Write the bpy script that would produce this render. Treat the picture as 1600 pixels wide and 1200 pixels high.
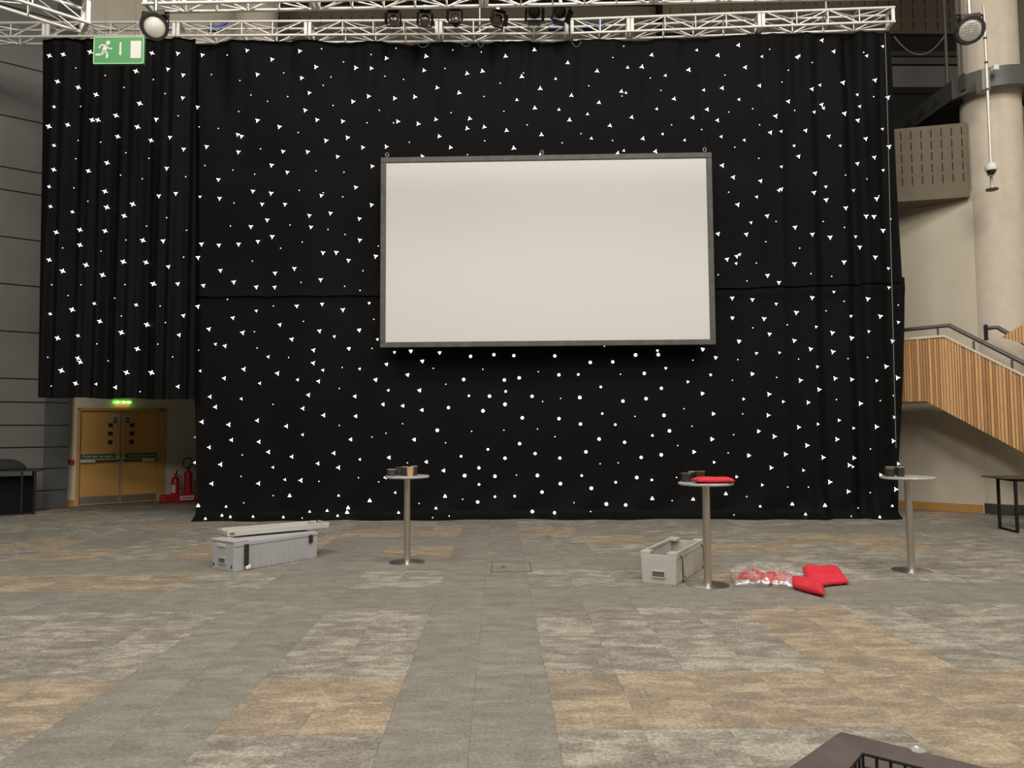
import bpy, bmesh, math, random
from mathutils import Vector, Matrix, noise

for o in list(bpy.data.objects):
    bpy.data.objects.remove(o, do_unlink=True)
SC = bpy.context.scene
COL = SC.collection
R = math.radians

# ------------------------------------------------------------------ camera
F_PX, CAM_H = 1170.0, 1.75
PITCH, YAW, ROLL = R(3.47), R(0.98), R(0.35)
CP = Vector((0, 0, CAM_H))
gf = Vector((math.sin(YAW), math.cos(YAW), 0))
gr = Vector((math.cos(YAW), -math.sin(YAW), 0))
up = Vector((0, 0, 1))
fw = gf * math.cos(PITCH) + up * math.sin(PITCH)
u0 = up * math.cos(PITCH) - gf * math.sin(PITCH)
rt = gr * math.cos(ROLL) - u0 * math.sin(ROLL)
uv = u0 * math.cos(ROLL) + gr * math.sin(ROLL)
cd = bpy.data.cameras.new('camera')
cd.sensor_width = 36
cd.lens = F_PX / 1600 * 36
cd.clip_end = 200
cam = bpy.data.objects.new('camera', cd)
M = Matrix((rt, uv, -fw)).transposed().to_4x4()
M.translation = CP
cam.matrix_world = M
COL.objects.link(cam)
SC.camera = cam

# ------------------------------------------------------------------ light
SC.view_settings.view_transform = 'Standard'
SC.view_settings.look = 'None'
SC.view_settings.gamma = 1
SC.view_settings.use_curve_mapping = False
SC.view_settings.exposure = 0.0
w = bpy.data.worlds.new('hall_ambient')
SC.world = w
w.use_nodes = True
w.node_tree.nodes['Background'].inputs[0].default_value = (1.0, 0.95, 0.87, 1)
w.node_tree.nodes['Background'].inputs[1].default_value = 0.07


def area(name, loc, size, power, col=(1.0, 0.945, 0.86), target=None):
    l = bpy.data.lights.new(name, 'AREA')
    l.shape = 'DISK'
    l.size = size
    l.energy = power
    l.color = col
    o = bpy.data.objects.new(name, l)
    o.location = loc
    if target:
        o.rotation_euler = (Vector(target) - Vector(loc)).to_track_quat('-Z', 'Y').to_euler()
    COL.objects.link(o)


for lx in (-6.5, 0.5, 7.5):                     # hall ceiling light rows; the rearmost is added to brighten the doors
    for ly, pw in ((-14.0, 500), (-5.5, 380), (0.5, 400), (6.5, 430)):
        area('ceiling_downlight', (lx, ly, 12.6), 2.6, pw, target=(lx, ly + 5.5, 0))


# ------------------------------------------------------------------ pixel helpers: a pixel seen on a real plane
def ray(px, py):
    return fw * F_PX + rt * (px - 800) + uv * (600 - py)


def fl(px, py, z=0.0):
    d = ray(px, py)
    return CP + d * ((z - CAM_H) / d.z)


def gd(px, d):
    v = ray(px, 671)
    v = Vector((v.x, v.y, 0))
    return v * (d / v.dot(gf))


def onp(px, py, P, Q):
    t = Q - P
    n = Vector((t.y, -t.x, 0))
    d = ray(px, py)
    return CP + d * ((P - CP).dot(n) / d.dot(n))


def dep(px, py, d):
    v = ray(px, py)
    return CP + v * (d / v.dot(gf))


# ------------------------------------------------------------------ materials
MATS = {}


def mat(name, col=(0.5, 0.5, 0.5), rough=0.6, metal=0.0, emit=None, es=0.0, noise_amt=0.0, nscale=20.0, spec=0.5,
        bump=0.0, stretch=(1, 1, 1), trans=0.0):
    if name in MATS:
        return MATS[name]
    m = bpy.data.materials.new(name)
    m.use_nodes = True
    nt = m.node_tree
    b = nt.nodes['Principled BSDF']
    b.inputs['Base Color'].default_value = (*col, 1)
    b.inputs['Roughness'].default_value = rough
    b.inputs['Metallic'].default_value = metal
    b.inputs['Specular IOR Level'].default_value = spec
    b.inputs['Transmission Weight'].default_value = trans
    if emit:
        b.inputs['Emission Color'].default_value = (*emit, 1)
        b.inputs['Emission Strength'].default_value = es
    if noise_amt or bump:
        tc = nt.nodes.new('ShaderNodeTexCoord')
        mp = nt.nodes.new('ShaderNodeMapping')
        mp.inputs['Scale'].default_value = stretch
        nz = nt.nodes.new('ShaderNodeTexNoise')
        nz.inputs['Scale'].default_value = nscale
        nz.inputs['Detail'].default_value = 5
        nt.links.new(tc.outputs['Object'], mp.inputs[0])
        nt.links.new(mp.outputs[0], nz.inputs[0])
        if noise_amt:
            cr = nt.nodes.new('ShaderNodeValToRGB')
            cr.color_ramp.elements[0].position = 0.3
            cr.color_ramp.elements[1].position = 0.7
            cr.color_ramp.elements[0].color = (*[c * (1 - noise_amt) for c in col], 1)
            cr.color_ramp.elements[1].color = (*[min(1, c * (1 + noise_amt)) for c in col], 1)
            nt.links.new(nz.outputs[0], cr.inputs[0])
            nt.links.new(cr.outputs[0], b.inputs['Base Color'])
        if bump:
            bp = nt.nodes.new('ShaderNodeBump')
            bp.inputs['Strength'].default_value = bump
            bp.inputs['Distance'].default_value = 0.01
            nt.links.new(nz.outputs[0], bp.inputs['Height'])
            nt.links.new(bp.outputs[0], b.inputs['Normal'])
    MATS[name] = m
    return m


def carpet(name, c0, c1, c2, contrast=0.5, grain=0.3):
    """carpet tile: every 0.5 m tile has its own offset in the woven pattern"""
    m = bpy.data.materials.new(name)
    m.use_nodes = True
    nt = m.node_tree
    N, L = nt.nodes.new, nt.links.new
    b = nt.nodes['Principled BSDF']
    b.inputs['Roughness'].default_value = 0.95
    b.inputs['Specular IOR Level'].default_value = 0.15
    geo = N('ShaderNodeNewGeometry')
    off = N('ShaderNodeVectorMath'); off.operation = 'SUBTRACT'
    off.inputs[1].default_value = (TX0, TY0, 0)
    L(geo.outputs['Position'], off.inputs[0])
    fq = N('ShaderNodeVectorMath'); fq.operation = 'SCALE'; fq.inputs['Scale'].default_value = 1 / TS
    L(off.outputs[0], fq.inputs[0])
    sepq = N('ShaderNodeSeparateXYZ'); L(fq.outputs[0], sepq.inputs[0])
    cmb = N('ShaderNodeCombineXYZ')
    for i in (0, 1):
        mf = N('ShaderNodeMath'); mf.operation = 'FLOOR'
        L(sepq.outputs[i], mf.inputs[0]); L(mf.outputs[0], cmb.inputs[i])
    wn = N('ShaderNodeTexWhiteNoise'); wn.noise_dimensions = '2D'
    L(cmb.outputs[0], wn.inputs['Vector'])
    sc = N('ShaderNodeVectorMath'); sc.operation = 'SCALE'; sc.inputs['Scale'].default_value = 37.0
    L(wn.outputs['Color'], sc.inputs[0])
    add = N('ShaderNodeVectorMath'); add.operation = 'ADD'
    L(geo.outputs['Position'], add.inputs[0]); L(sc.outputs[0], add.inputs[1])
    mp = N('ShaderNodeMapping'); mp.inputs['Scale'].default_value = (2.6, 5.2, 1.0)
    L(add.outputs[0], mp.inputs[0])
    n1 = N('ShaderNodeTexNoise'); n1.inputs['Scale'].default_value = 1.3; n1.inputs['Detail'].default_value = 7
    n1.inputs['Roughness'].default_value = 0.74; n1.inputs['Distortion'].default_value = 0.15
    L(mp.outputs[0], n1.inputs[0])
    mp2 = N('ShaderNodeMapping'); mp2.inputs['Scale'].default_value = (3.0, 7.5, 1.0)
    L(add.outputs[0], mp2.inputs[0])
    vo = N('ShaderNodeTexVoronoi'); vo.distance = 'CHEBYCHEV'; vo.inputs['Scale'].default_value = 1.0
    L(mp2.outputs[0], vo.inputs['Vector'])
    sv = N('ShaderNodeSeparateXYZ'); L(vo.outputs['Color'], sv.inputs[0])
    m1 = N('ShaderNodeMath'); m1.operation = 'MULTIPLY_ADD'; m1.inputs[1].default_value = 0.12; 
    L(sv.outputs[0], m1.inputs[0]); L(n1.outputs[0], m1.inputs[2])
    m2 = N('ShaderNodeMath'); m2.operation = 'MULTIPLY_ADD'; m2.inputs[1].default_value = 0.07
    L(wn.outputs['Value'], m2.inputs[0]); L(m1.outputs[0], m2.inputs[2])
    m3 = N('ShaderNodeMath'); m3.operation = 'SUBTRACT'; m3.inputs[1].default_value = 0.095
    L(m2.outputs[0], m3.inputs[0])
    cr = N('ShaderNodeValToRGB')
    e = cr.color_ramp.elements
    e[0].position = 0.5 - 0.5 * contrast + 0.06; e[0].color = (*c0, 1)
    e[1].position = 0.5 + 0.5 * contrast - 0.06; e[1].color = (*c2, 1)
    k = e.new(0.5); k.color = (*c1, 1)
    L(m3.outputs[0], cr.inputs[0])
    g = N('ShaderNodeTexNoise'); g.inputs['Scale'].default_value = 42; g.inputs['Detail'].default_value = 4
    g.inputs['Roughness'].default_value = 0.75
    L(geo.outputs['Position'], g.inputs[0])
    gm = N('ShaderNodeMapRange'); gm.inputs['From Min'].default_value = 0.3; gm.inputs['From Max'].default_value = 0.7
    gm.inputs['To Min'].default_value = 1 - grain; gm.inputs['To Max'].default_value = 1 + grain
    L(g.outputs[0], gm.inputs[0])
    mx = N('ShaderNodeMix'); mx.data_type = 'RGBA'; mx.blend_type = 'MULTIPLY'; mx.inputs[0].default_value = 1
    L(cr.outputs[0], mx.inputs[6]); L(gm.outputs[0], mx.inputs[7])
    L(mx.outputs[2], b.inputs['Base Color'])
    bp = N('ShaderNodeBump'); bp.inputs['Strength'].default_value = 0.5; bp.inputs['Distance'].default_value = 0.006
    L(g.outputs[0], bp.inputs['Height']); L(bp.outputs[0], b.inputs['Normal'])
    return m


def wood(name, ca, cb, rough=0.45, axis_scale=(1, 1, 12), scale=6.0):
    m = bpy.data.materials.new(name)
    m.use_nodes = True
    nt = m.node_tree
    N, L = nt.nodes.new, nt.links.new
    b = nt.nodes['Principled BSDF']
    b.inputs['Roughness'].default_value = rough
    tc = N('ShaderNodeTexCoord'); mp = N('ShaderNodeMapping')
    mp.inputs['Scale'].default_value = axis_scale
    L(tc.outputs['Object'], mp.inputs[0])
    oi = N('ShaderNodeObjectInfo')
    ad = N('ShaderNodeVectorMath'); ad.operation = 'ADD'
    ml = N('ShaderNodeMath'); ml.operation = 'MULTIPLY'; ml.inputs[1].default_value = 50
    L(oi.outputs['Random'], ml.inputs[0]); L(mp.outputs[0], ad.inputs[0]); L(ml.outputs[0], ad.inputs[1])
    nz = N('ShaderNodeTexNoise'); nz.inputs['Scale'].default_value = scale; nz.inputs['Detail'].default_value = 6
    nz.inputs['Distortion'].default_value = 0.6
    L(ad.outputs[0], nz.inputs[0])
    cr = N('ShaderNodeValToRGB')
    cr.color_ramp.elements[0].position = 0.32; cr.color_ramp.elements[0].color = (*ca, 1)
    cr.color_ramp.elements[1].position = 0.68; cr.color_ramp.elements[1].color = (*cb, 1)
    L(nz.outputs[0], cr.inputs[0]); L(cr.outputs[0], b.inputs['Base Color'])
    MATS[name] = m
    return m


TS = 0.5                 # carpet tile size
TX0, TY0 = 0.324, 4.46   # a corner of the carpet grid
C_GREY = carpet('carpet_grey', (0.165, 0.152, 0.128), (0.20, 0.187, 0.158), (0.245, 0.23, 0.195), 0.46, 0.30)
C_PALE = carpet('carpet_pale', (0.165, 0.15, 0.127), (0.225, 0.207, 0.173), (0.34, 0.317, 0.265), 0.40, 0.46)
C_TAN = carpet('carpet_tan', (0.195, 0.165, 0.127), (0.262, 0.213, 0.155), (0.365, 0.298, 0.215), 0.40, 0.40)

BLACK_CLOTH = mat('black_star_cloth', (0.0048, 0.0048, 0.0049), 0.68, spec=0.075, noise_amt=0.25, nscale=60)
PLAIN_BLACK = mat('plain_black_cloth', (0.01, 0.01, 0.01), 0.95, spec=0.1)
STAR = mat('star_led', (1, 1, 1), 0.4, emit=(0.92, 0.96, 1.0), es=3.2)
STAR_DIM = mat('star_led_dim', (1, 1, 1), 0.4, emit=(0.95, 0.97, 1.0), es=1.8)
ALU = mat('truss_aluminium', (0.78, 0.76, 0.71), 0.42, 0.35)
ALU_W = mat('truss_coupler', (0.80, 0.78, 0.73), 0.5, 0.1)
STEEL = mat('brushed_steel', (0.62, 0.58, 0.52), 0.33, 1.0, noise_amt=0.08, nscale=60, stretch=(40, 40, 1))
STEEL_POL = mat('polished_steel', (0.72, 0.70, 0.66), 0.30, 1.0)
TABLE_GREY = mat('table_top_grey', (0.36, 0.36, 0.35), 0.3, 0.0, noise_amt=0.12, nscale=25)
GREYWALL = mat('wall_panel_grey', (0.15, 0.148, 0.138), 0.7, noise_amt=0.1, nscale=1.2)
GREYWALL_SHADE = mat('wall_return_grey', (0.085, 0.087, 0.088), 0.7, noise_amt=0.1, nscale=1.2)  # panel grey darkened for the shade on the turned face
GROOVE = mat('groove_black', (0.012, 0.012, 0.012), 0.9)
CREAM = mat('cream_plaster', (0.56, 0.50, 0.40), 0.85, noise_amt=0.04, nscale=2.0, bump=0.1)
BEIGE = mat('beige_plaster', (0.66, 0.60, 0.48), 0.85, noise_amt=0.04, nscale=2.0)
ACOU = mat('acoustic_panel', (0.145, 0.118, 0.083), 0.8, noise_amt=0.06, nscale=3.0)
SLOT = mat('acoustic_slot', (0.03, 0.025, 0.02), 0.9)
DARK_SHADED_STEEL = mat('dark_painted_steel', (0.05, 0.049, 0.046), 0.55)  # dark steel lowered further to carry the gallery's shade
RECESS_SHADE = mat('dark_recess', (0.018, 0.018, 0.018), 0.9)  # near-black stands for the shade in and under the gallery
COLUMN = mat('column_plaster', (0.60, 0.53, 0.43), 0.85, noise_amt=0.05, nscale=5.0, bump=0.15)
BLACKMETAL = mat('black_metal', (0.012, 0.0115, 0.011), 0.6, spec=0.25)
BLACKPL = mat('black_plastic', (0.022, 0.021, 0.02), 0.5)
GREYPL = mat('pale_grey_plastic', (0.46, 0.445, 0.405), 0.5, noise_amt=0.04, nscale=6)
GREYPL_B = mat('cool_grey_plastic', (0.40, 0.40, 0.415), 0.5, noise_amt=0.04, nscale=6)
WHITEPL = mat('white_plastic', (0.75, 0.74, 0.71), 0.45)
RED_FAB = mat('red_fabric', (0.58, 0.018, 0.035), 0.8, noise_amt=0.12, nscale=14, bump=0.3)
RED_PAINT = mat('red_paint', (0.42, 0.015, 0.02), 0.35)
GREEN = mat('exit_green', (0.058, 0.245, 0.082), 0.5)
GREEN_D = mat('dark_green_sign', (0.01, 0.10, 0.055), 0.5)
SIGNWHITE = mat('sign_white', (0.60, 0.585, 0.53), 0.5)
NAVY = mat('navy_sign', (0.015, 0.02, 0.07), 0.5)
OAK = wood('oak_veneer', (0.56, 0.30, 0.075), (0.68, 0.385, 0.11), 0.45, (1.5, 1.5, 12))
OAK_F = wood('oak_frame', (0.52, 0.29, 0.09), (0.62, 0.36, 0.13), 0.45)
SKIRT = wood('oak_skirting', (0.40, 0.20, 0.05), (0.50, 0.27, 0.08), 0.45, (8, 8, 1))
SLAT_A = wood('slat_timber_light', (0.54, 0.30, 0.125), (0.66, 0.385, 0.175), 0.5, (6, 6, 0.5))
SLAT_B = wood('slat_timber_dark', (0.34, 0.17, 0.065), (0.44, 0.24, 0.10), 0.5, (6, 6, 0.5))
GLASSDK = mat('dark_glass', (0.05, 0.02, 0.01), 0.15)
SCREEN = mat('screen_vinyl', (0.60, 0.598, 0.575), 0.7, noise_amt=0.012, nscale=0.35)
SCREENB = mat('screen_border', (0.075, 0.072, 0.067), 0.6, noise_amt=0.25, nscale=6, bump=0.5)
KRAFT = mat('kraft_card', (0.55, 0.36, 0.17), 0.7)
COPPER = mat('copper_glint', (0.75, 0.55, 0.42), 0.25, 1.0)
LENS = mat('lamp_lens', (0.78, 0.76, 0.70), 0.25)
LENSDK = mat('dark_lens', (0.06, 0.04, 0.03), 0.15)
CABLE = mat('grey_cable', (0.10, 0.10, 0.095), 0.6)
BROWNTOP = mat('dark_brown_leatherette', (0.072, 0.056, 0.053), 0.6, noise_amt=0.22, nscale=9, bump=0.25)
BLUE_LIGHT = mat('blue_gel', (0.02, 0.06, 0.35), 0.4)


# ------------------------------------------------------------------ mesh builder
class MB:
    def __init__(s):
        s.v = []; s.f = []; s.mi = []; s.cur = 0

    def add(s, vs, fs):
        b = len(s.v)
        s.v += [Vector(v) for v in vs]
        s.f += [[i + b for i in f] for f in fs]
        s.mi += [s.cur] * len(fs)
        return s

    def box(s, c, d, rz=0.0, mtx=None):
        c = Vector(c)
        vs = [Vector((x * d[0] / 2, y * d[1] / 2, z * d[2] / 2)) for x in (-1, 1) for y in (-1, 1) for z in (-1, 1)]
        if mtx is None:
            mtx = Matrix.Rotation(rz, 3, 'Z')
        vs = [mtx @ v + c for v in vs]
        return s.add(vs, [(0, 1, 3, 2), (4, 6, 7, 5), (0, 4, 5, 1), (2, 3, 7, 6), (0, 2, 6, 4), (1, 5, 7, 3)])

    def tube(s, p0, p1, r, seg=8, r1=None, caps=True):
        p0 = Vector(p0); p1 = Vector(p1)
        r1 = r if r1 is None else r1
        q = (p1 - p0).to_track_quat('Z', 'X')
        vs = []
        for p, rr in ((p0, r), (p1, r1)):
            for i in range(seg):
                a = 2 * math.pi * i / seg
                vs.append(p + q @ Vector((rr * math.cos(a), rr * math.sin(a), 0)))
        fs = [(i, (i + 1) % seg, seg + (i + 1) % seg, seg + i) for i in range(seg)]
        if caps:
            fs += [tuple(range(seg - 1, -1, -1)), tuple(range(seg, 2 * seg))]
        return s.add(vs, fs)

    def path(s, pts, r, seg=6, closed=False):
        pts = [Vector(p) for p in pts]
        n = len(pts)
        vs = []
        for i, p in enumerate(pts):
            a = pts[(i - 1) % n] if (closed or i > 0) else p
            b = pts[(i + 1) % n] if (closed or i < n - 1) else p
            q = (b - a).to_track_quat('Z', 'Y')
            for k in range(seg):
                an = 2 * math.pi * k / seg
                vs.append(p + q @ Vector((r * math.cos(an), r * math.sin(an), 0)))
        fs = []
        for i in range(n if closed else n - 1):
            j = (i + 1) % n
            for k in range(seg):
                l = (k + 1) % seg
                fs.append((i * seg + k, i * seg + l, j * seg + l, j * seg + k))
        if not closed:
            fs += [tuple(range(seg - 1, -1, -1)), tuple((n - 1) * seg + k for k in range(seg))]
        return s.add(vs, fs)

    def lathe(s, prof, seg=24, c=(0, 0, 0), mtx=None):
        c = Vector(c)
        vs = []; fs = []
        for (r, z) in prof:
            for k in range(seg):
                a = 2 * math.pi * k / seg
                v = Vector((r * math.cos(a), r * math.sin(a), z))
                vs.append((mtx @ v if mtx else v) + c)
        for i in range(len(prof) - 1):
            for k in range(seg):
                l = (k + 1) % seg
                fs.append((i * seg + k, i * seg + l, (i + 1) * seg + l, (i + 1) * seg + k))
        if prof[0][0] > 1e-6:
            fs.append(tuple(range(seg - 1, -1, -1)))
        if prof[-1][0] > 1e-6:
            fs.append(tuple((len(prof) - 1) * seg + k for k in range(seg)))
        return s.add(vs, fs)

    def prism(s, poly, o, ex, ey, depth):
        """poly in (ex,ey) about o, extruded along ex x ey by depth"""
        o = Vector(o); ex = Vector(ex); ey = Vector(ey)
        n = ex.cross(ey).normalized() * depth
        k = len(poly)
        vs = [o + ex * a + ey * b for a, b in poly] + [o + ex * a + ey * b + n for a, b in poly]
        fs = [tuple(range(k - 1, -1, -1)), tuple(range(k, 2 * k))]
        fs += [(i, (i + 1) % k, k + (i + 1) % k, k + i) for i in range(k)]
        return s.add(vs, fs)

    def build(s, name, m, parent=None, world=False, smooth=False, bevel=0.0):
        me = bpy.data.meshes.new(name)
        vs = s.v
        if world and parent is not None:
            inv = mw(parent).inverted()
            vs = [inv @ v for v in vs]
        elif world is not False and parent is None:
            vs = [v - Vector(world) for v in vs]
        me.from_pydata([tuple(v) for v in vs], [], s.f)
        for mm in (m if isinstance(m, (list, tuple)) else [m]):
            me.materials.append(mm)
        if isinstance(m, (list, tuple)):
            me.polygons.foreach_set('material_index', s.mi)
        bm = bmesh.new(); bm.from_mesh(me)
        bmesh.ops.remove_doubles(bm, verts=bm.verts, dist=1e-6)
        bmesh.ops.recalc_face_normals(bm, faces=bm.faces)
        if bevel:
            bmesh.ops.bevel(bm, geom=[e for e in bm.edges if len(e.link_faces) == 2 and e.calc_face_angle(0) > 0.6], offset=bevel,
                            segments=2, affect='EDGES', profile=0.5)
        bm.to_mesh(me); bm.free()
        if smooth:
            me.shade_smooth()
            me.set_sharp_from_angle(angle=R(40))
        o = bpy.data.objects.new(name, me)
        COL.objects.link(o)
        if parent is not None:
            o.parent = parent
        elif world is not False:
            o.location = world
        return o


def mw(o):
    m = Matrix.LocRotScale(o.location, o.rotation_euler, o.scale)
    return mw(o.parent) @ m if o.parent else m


def tag(o, label, cat, group=None, kind=None):
    o['label'] = label
    o['category'] = cat
    if group: o['group'] = group
    if kind: o['kind'] = kind
    return o


def thing(name, label, cat, loc=(0, 0, 0), rz=0.0, group=None, kind=None):
    o = bpy.data.objects.new(name, None)
    o.empty_display_size = 0.1
    o.location = loc
    o.rotation_euler = (0, 0, rz)
    COL.objects.link(o)
    return tag(o, label, cat, group, kind)


def share(name, me, parent, loc=(0, 0, 0), rot=(0, 0, 0), sc=(1, 1, 1)):
    o = bpy.data.objects.new(name, me)
    o.location = loc; o.rotation_euler = rot; o.scale = sc
    COL.objects.link(o)
    o.parent = parent
    return o


def text_obj(name, txt, size, m, parent, o, ex, ey, width=None, depth=0.002):
    """raised lettering as mesh; o = lower left corner, ex/ey unit vectors, all in the parent's space"""
    cu = bpy.data.curves.new('lettering', 'FONT')
    cu.body = txt; cu.size = size; cu.extrude = depth / 2
    to = bpy.data.objects.new('lettering', cu)
    COL.objects.link(to)
    dg = bpy.context.evaluated_depsgraph_get()
    me = bpy.data.meshes.new_from_object(to.evaluated_get(dg))
    bpy.data.objects.remove(to, do_unlink=True)
    ex = Vector(ex); ey = Vector(ey); ez = ex.cross(ey)
    xs = [v.co.x for v in me.vertices]
    k = width / (max(xs) - min(xs)) if width else 1
    for v in me.vertices:
        v.co = Vector(o) + ex * ((v.co.x - min(xs)) * k) + ey * v.co.y + ez * v.co.z
    me.materials.clear(); me.materials.append(m)
    ob = bpy.data.objects.new(name, me)
    COL.objects.link(ob); ob.parent = parent
    return ob


# ================================================================== SETTING
# ---- floor of carpet tiles
random.seed(7)
floor = MB().box((0, 3, -0.06), (34, 46, 0.1)).build('floor', mat('screed', (0.1, 0.1, 0.1), 0.9), None, world=(0, 8, 0))
tag(floor, 'carpet tiled hall floor in grey, pale and tan blocks', 'floor', kind='structure')


def cell_kind(k, r):
    """k = 1 m column, r = 1 m row counted from the row at the tan band (4.46 m)"""
    if r == -1:
        return {-5: 2, -4: 1, -3: 0, -2: 1, -1: 0, 0: 1, 1: 1}.get(k, 2 if k > 1 else 1)
    if r < -1:
        return {0: 0, 1: 1, 2: 2}[(k * 7 + r * 3) % 3]
    if r == 0:
        return 0 if k in (-1, -3) else 2
    if r in (1, 2):
        return 0 if k in (-1, -3) else (2 if k == 2 else 1)
    if r == 3:
        return 0
    if r == 4:
        if k <= -5: return 2
        if k in (-4,): return 1
        return 0 if k in (-1, -3) else (2 if k == 2 else 1)
    if r == 5:
        return 0 if k < 3 else 1
    rr = random.Random(k * 131 + r * 977)
    if r in (6, 7):
        if k in (-5, -4): return 2
        if k in (-1, -3): return 0
        if k in (2, 3): return 2 if r == 6 else 1
        return rr.choice([0, 1, 1, 2])
    if k in (-1,): return 0
    return rr.choice([0, 1, 2, 1])


FLOOR_PARTS = []
gap = 0.0012
tm = {}
for q, mm in ((0, C_GREY), (1, C_PALE), (2, C_TAN)):
    b = MB()
    b.box((0, 0, -0.006), (TS - gap, TS - gap, 0.012))
    o = b.build('carpet_tile', mm)
    tm[q] = o.data
    bpy.data.objects.remove(o)
cand = []
far = MB()
for j in range(-5, 34):
    for i in range(-32, 33):
        cx, cy = TX0 + (i + 0.5) * TS, TY0 + (j + 0.5) * TS
        kind = cell_kind(i // 2, j // 2)
        v = Vector((cx, cy, 0)) - CP
        dd = v.dot(fw)
        ok = False
        if dd > 2:
            x = 800 + v.dot(rt) / dd * F_PX; y = 600 - v.dot(uv) / dd * F_PX
            ok = -70 < x < 1670 and y < 1260
        cand.append((not ok, dd, cx, cy, kind))
cand.sort()
for n, (hid, dd, cx, cy, kind) in enumerate(cand):
    if n < 300:
        share('carpet_tile', tm[kind], floor, (cx, cy - 8, 0))
    else:
        far.cur = kind
        far.box((cx, cy - 8, -0.006), (TS - gap, TS - gap, 0.012))
o = far.build('carpet_tile', [C_GREY, C_PALE, C_TAN], floor)
o['kind'] = 'stuff'

# ---- floor box hatch
a = fl(766, 894); b_ = fl(829, 894); c_ = fl(829, 879)
th = thing('floor_box', 'square carpeted floor access hatch lying flat near screen centre', 'floor hatch',
           ((a + c_) / 2), 0)
hw = (b_ - a).length; hd = (c_ - b_).length
MB().box((0, 0, 0.003), (hw, hd, 0.005)).build('hatch_lid', C_GREY, th)
for sx, sy, lx, ly in ((0, -1, hw, 0.014), (0, 1, hw, 0.01), (-1, 0, 0.012, hd), (1, 0, 0.012, hd)):
    MB().box((sx * hw / 2, sy * hd / 2, 0.004), (lx, ly, 0.008)).build('hatch_frame', mat('hatch_trim', (0.11, 0.10, 0.085), 0.7), th)
MB().box((-0.1, -0.03, 0.008), (0.05, 0.03, 0.005)).build('lift_tab', BLACKPL, th)

# ---- walls
CEIL = 14.0


def vwall(P, Q, z0, z1, name, m, label, thick=0.2, parent=None, cat='wall', kind='structure'):
    """vertical slab whose visible face runs P->Q (left to right as seen by the camera)"""
    t = (Q - P); t.z = 0; L = t.length; t.normalize()
    n = Vector((-t.y, t.x, 0))           # away from the viewer
    b = MB()
    base = [(0, 0), (L, 0), (L, thick), (0, thick)]
    vs = [P + t * x + n * y + up * z for z in (z0, z1) for x, y in base]
    vs = [Vector((v.x, v.y, v.z)) for v in vs]
    b.add(vs, [(0, 1, 2, 3), (4, 5, 6, 7), (0, 1, 5, 4), (1, 2, 6, 5), (2, 3, 7, 6), (3, 0, 4, 7)])
    if parent is not None:
        return b.build(name, m, parent, world=True)
    mid = (P + Q) / 2; mid.z = z0
    o = b.build(name, m, None, world=tuple(mid))
    return tag(o, label, cat, kind=kind)


# left splayed wall, clad in wide horizontal panels
WL1 = fl(65, 796)
dirL = Vector((-math.sin(R(53)), -math.cos(R(53)), 0))
WL0 = WL1 + dirL * 7
wl = vwall(WL0, WL1, 0, CEIL, 'wall_left', GROOVE, 'grey wall clad in wide horizontal panels at the left', 0.2)
zs = [0.0]
for py in (767, 732.5, 698.7, 664.5, 629, 593, 521, 449, 377.5, 306, 271.5, 193, 112.5, 25):
    zs.append(onp(65, py, WL0, WL1).z)
zs.append(CEIL)
nL = Vector((dirL.y, -dirL.x, 0))
if nL.dot(-gf) < 0: nL = -nL
for z0, z1 in zip(zs, zs[1:]):
    vwall(WL0 + nL * 0.02, WL1 + nL * 0.02, z0 + 0.015, z1 - 0.015, 'wall_panel', GREYWALL, '', 0.019, parent=wl)
# return beside the door recess, shade put into its grey
WR1 = fl(104, 793.2)
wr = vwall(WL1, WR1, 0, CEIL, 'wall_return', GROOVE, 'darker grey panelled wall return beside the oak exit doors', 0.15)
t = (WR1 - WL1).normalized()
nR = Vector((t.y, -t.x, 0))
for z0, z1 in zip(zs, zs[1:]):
    vwall(WL1 + nR * 0.015, WR1 + nR * 0.015, z0 + 0.012, z1 - 0.012, 'wall_panel', GREYWALL_SHADE, '', 0.014, parent=wr)

# door wall
DP = fl(117, 791); DQ = fl(256, 782.6)
dt = (DQ - DP); DW = dt.length; dt.normalize()
dn = Vector((dt.y, -dt.x, 0))            # towards the hall
DOOR_H = onp(117, 637, DP, DQ).z
WA = DP - dt * 0.75; WB = DP + dt * 4.2
door_wall = vwall(DP + dt * DW, WB, 0, CEIL, 'wall_door', BEIGE, 'beige plaster wall around the oak double exit doors')
vwall(WA, DP, 0, CEIL, 'wall_piece', BEIGE, '', parent=door_wall)
vwall(DP, DP + dt * DW, DOOR_H, CEIL, 'wall_piece', BEIGE, '', parent=door_wall)
sk = vwall(DP - dt * 0.26 + dn * 0.02, DP - dt * 0.02 + dn * 0.02, 0, 0.15, 'baseboard_door', SKIRT, 'short oak skirting left of the exit doors', 0.019, cat='baseboard')

# back wall with slotted acoustic panels above
BK0 = Vector((-12, 21, 0)); BK1 = Vector((4.6, 21, 0))
wback = vwall(BK0, BK1, 0, CEIL, 'wall_back', ACOU, 'brown slotted acoustic wall behind the roof truss', 0.3)
sl = MB()
x = -10.5
while x < 4.4:
    z = 9.6
    while z < CEIL - 0.4:
        sl.box((x, 20.995, z), (0.022, 0.012, 0.25))
        z += 0.36
    x += 0.30
o = sl.build('acoustic_slot', SLOT, wback, world=True)
o['kind'] = 'stuff'

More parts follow.
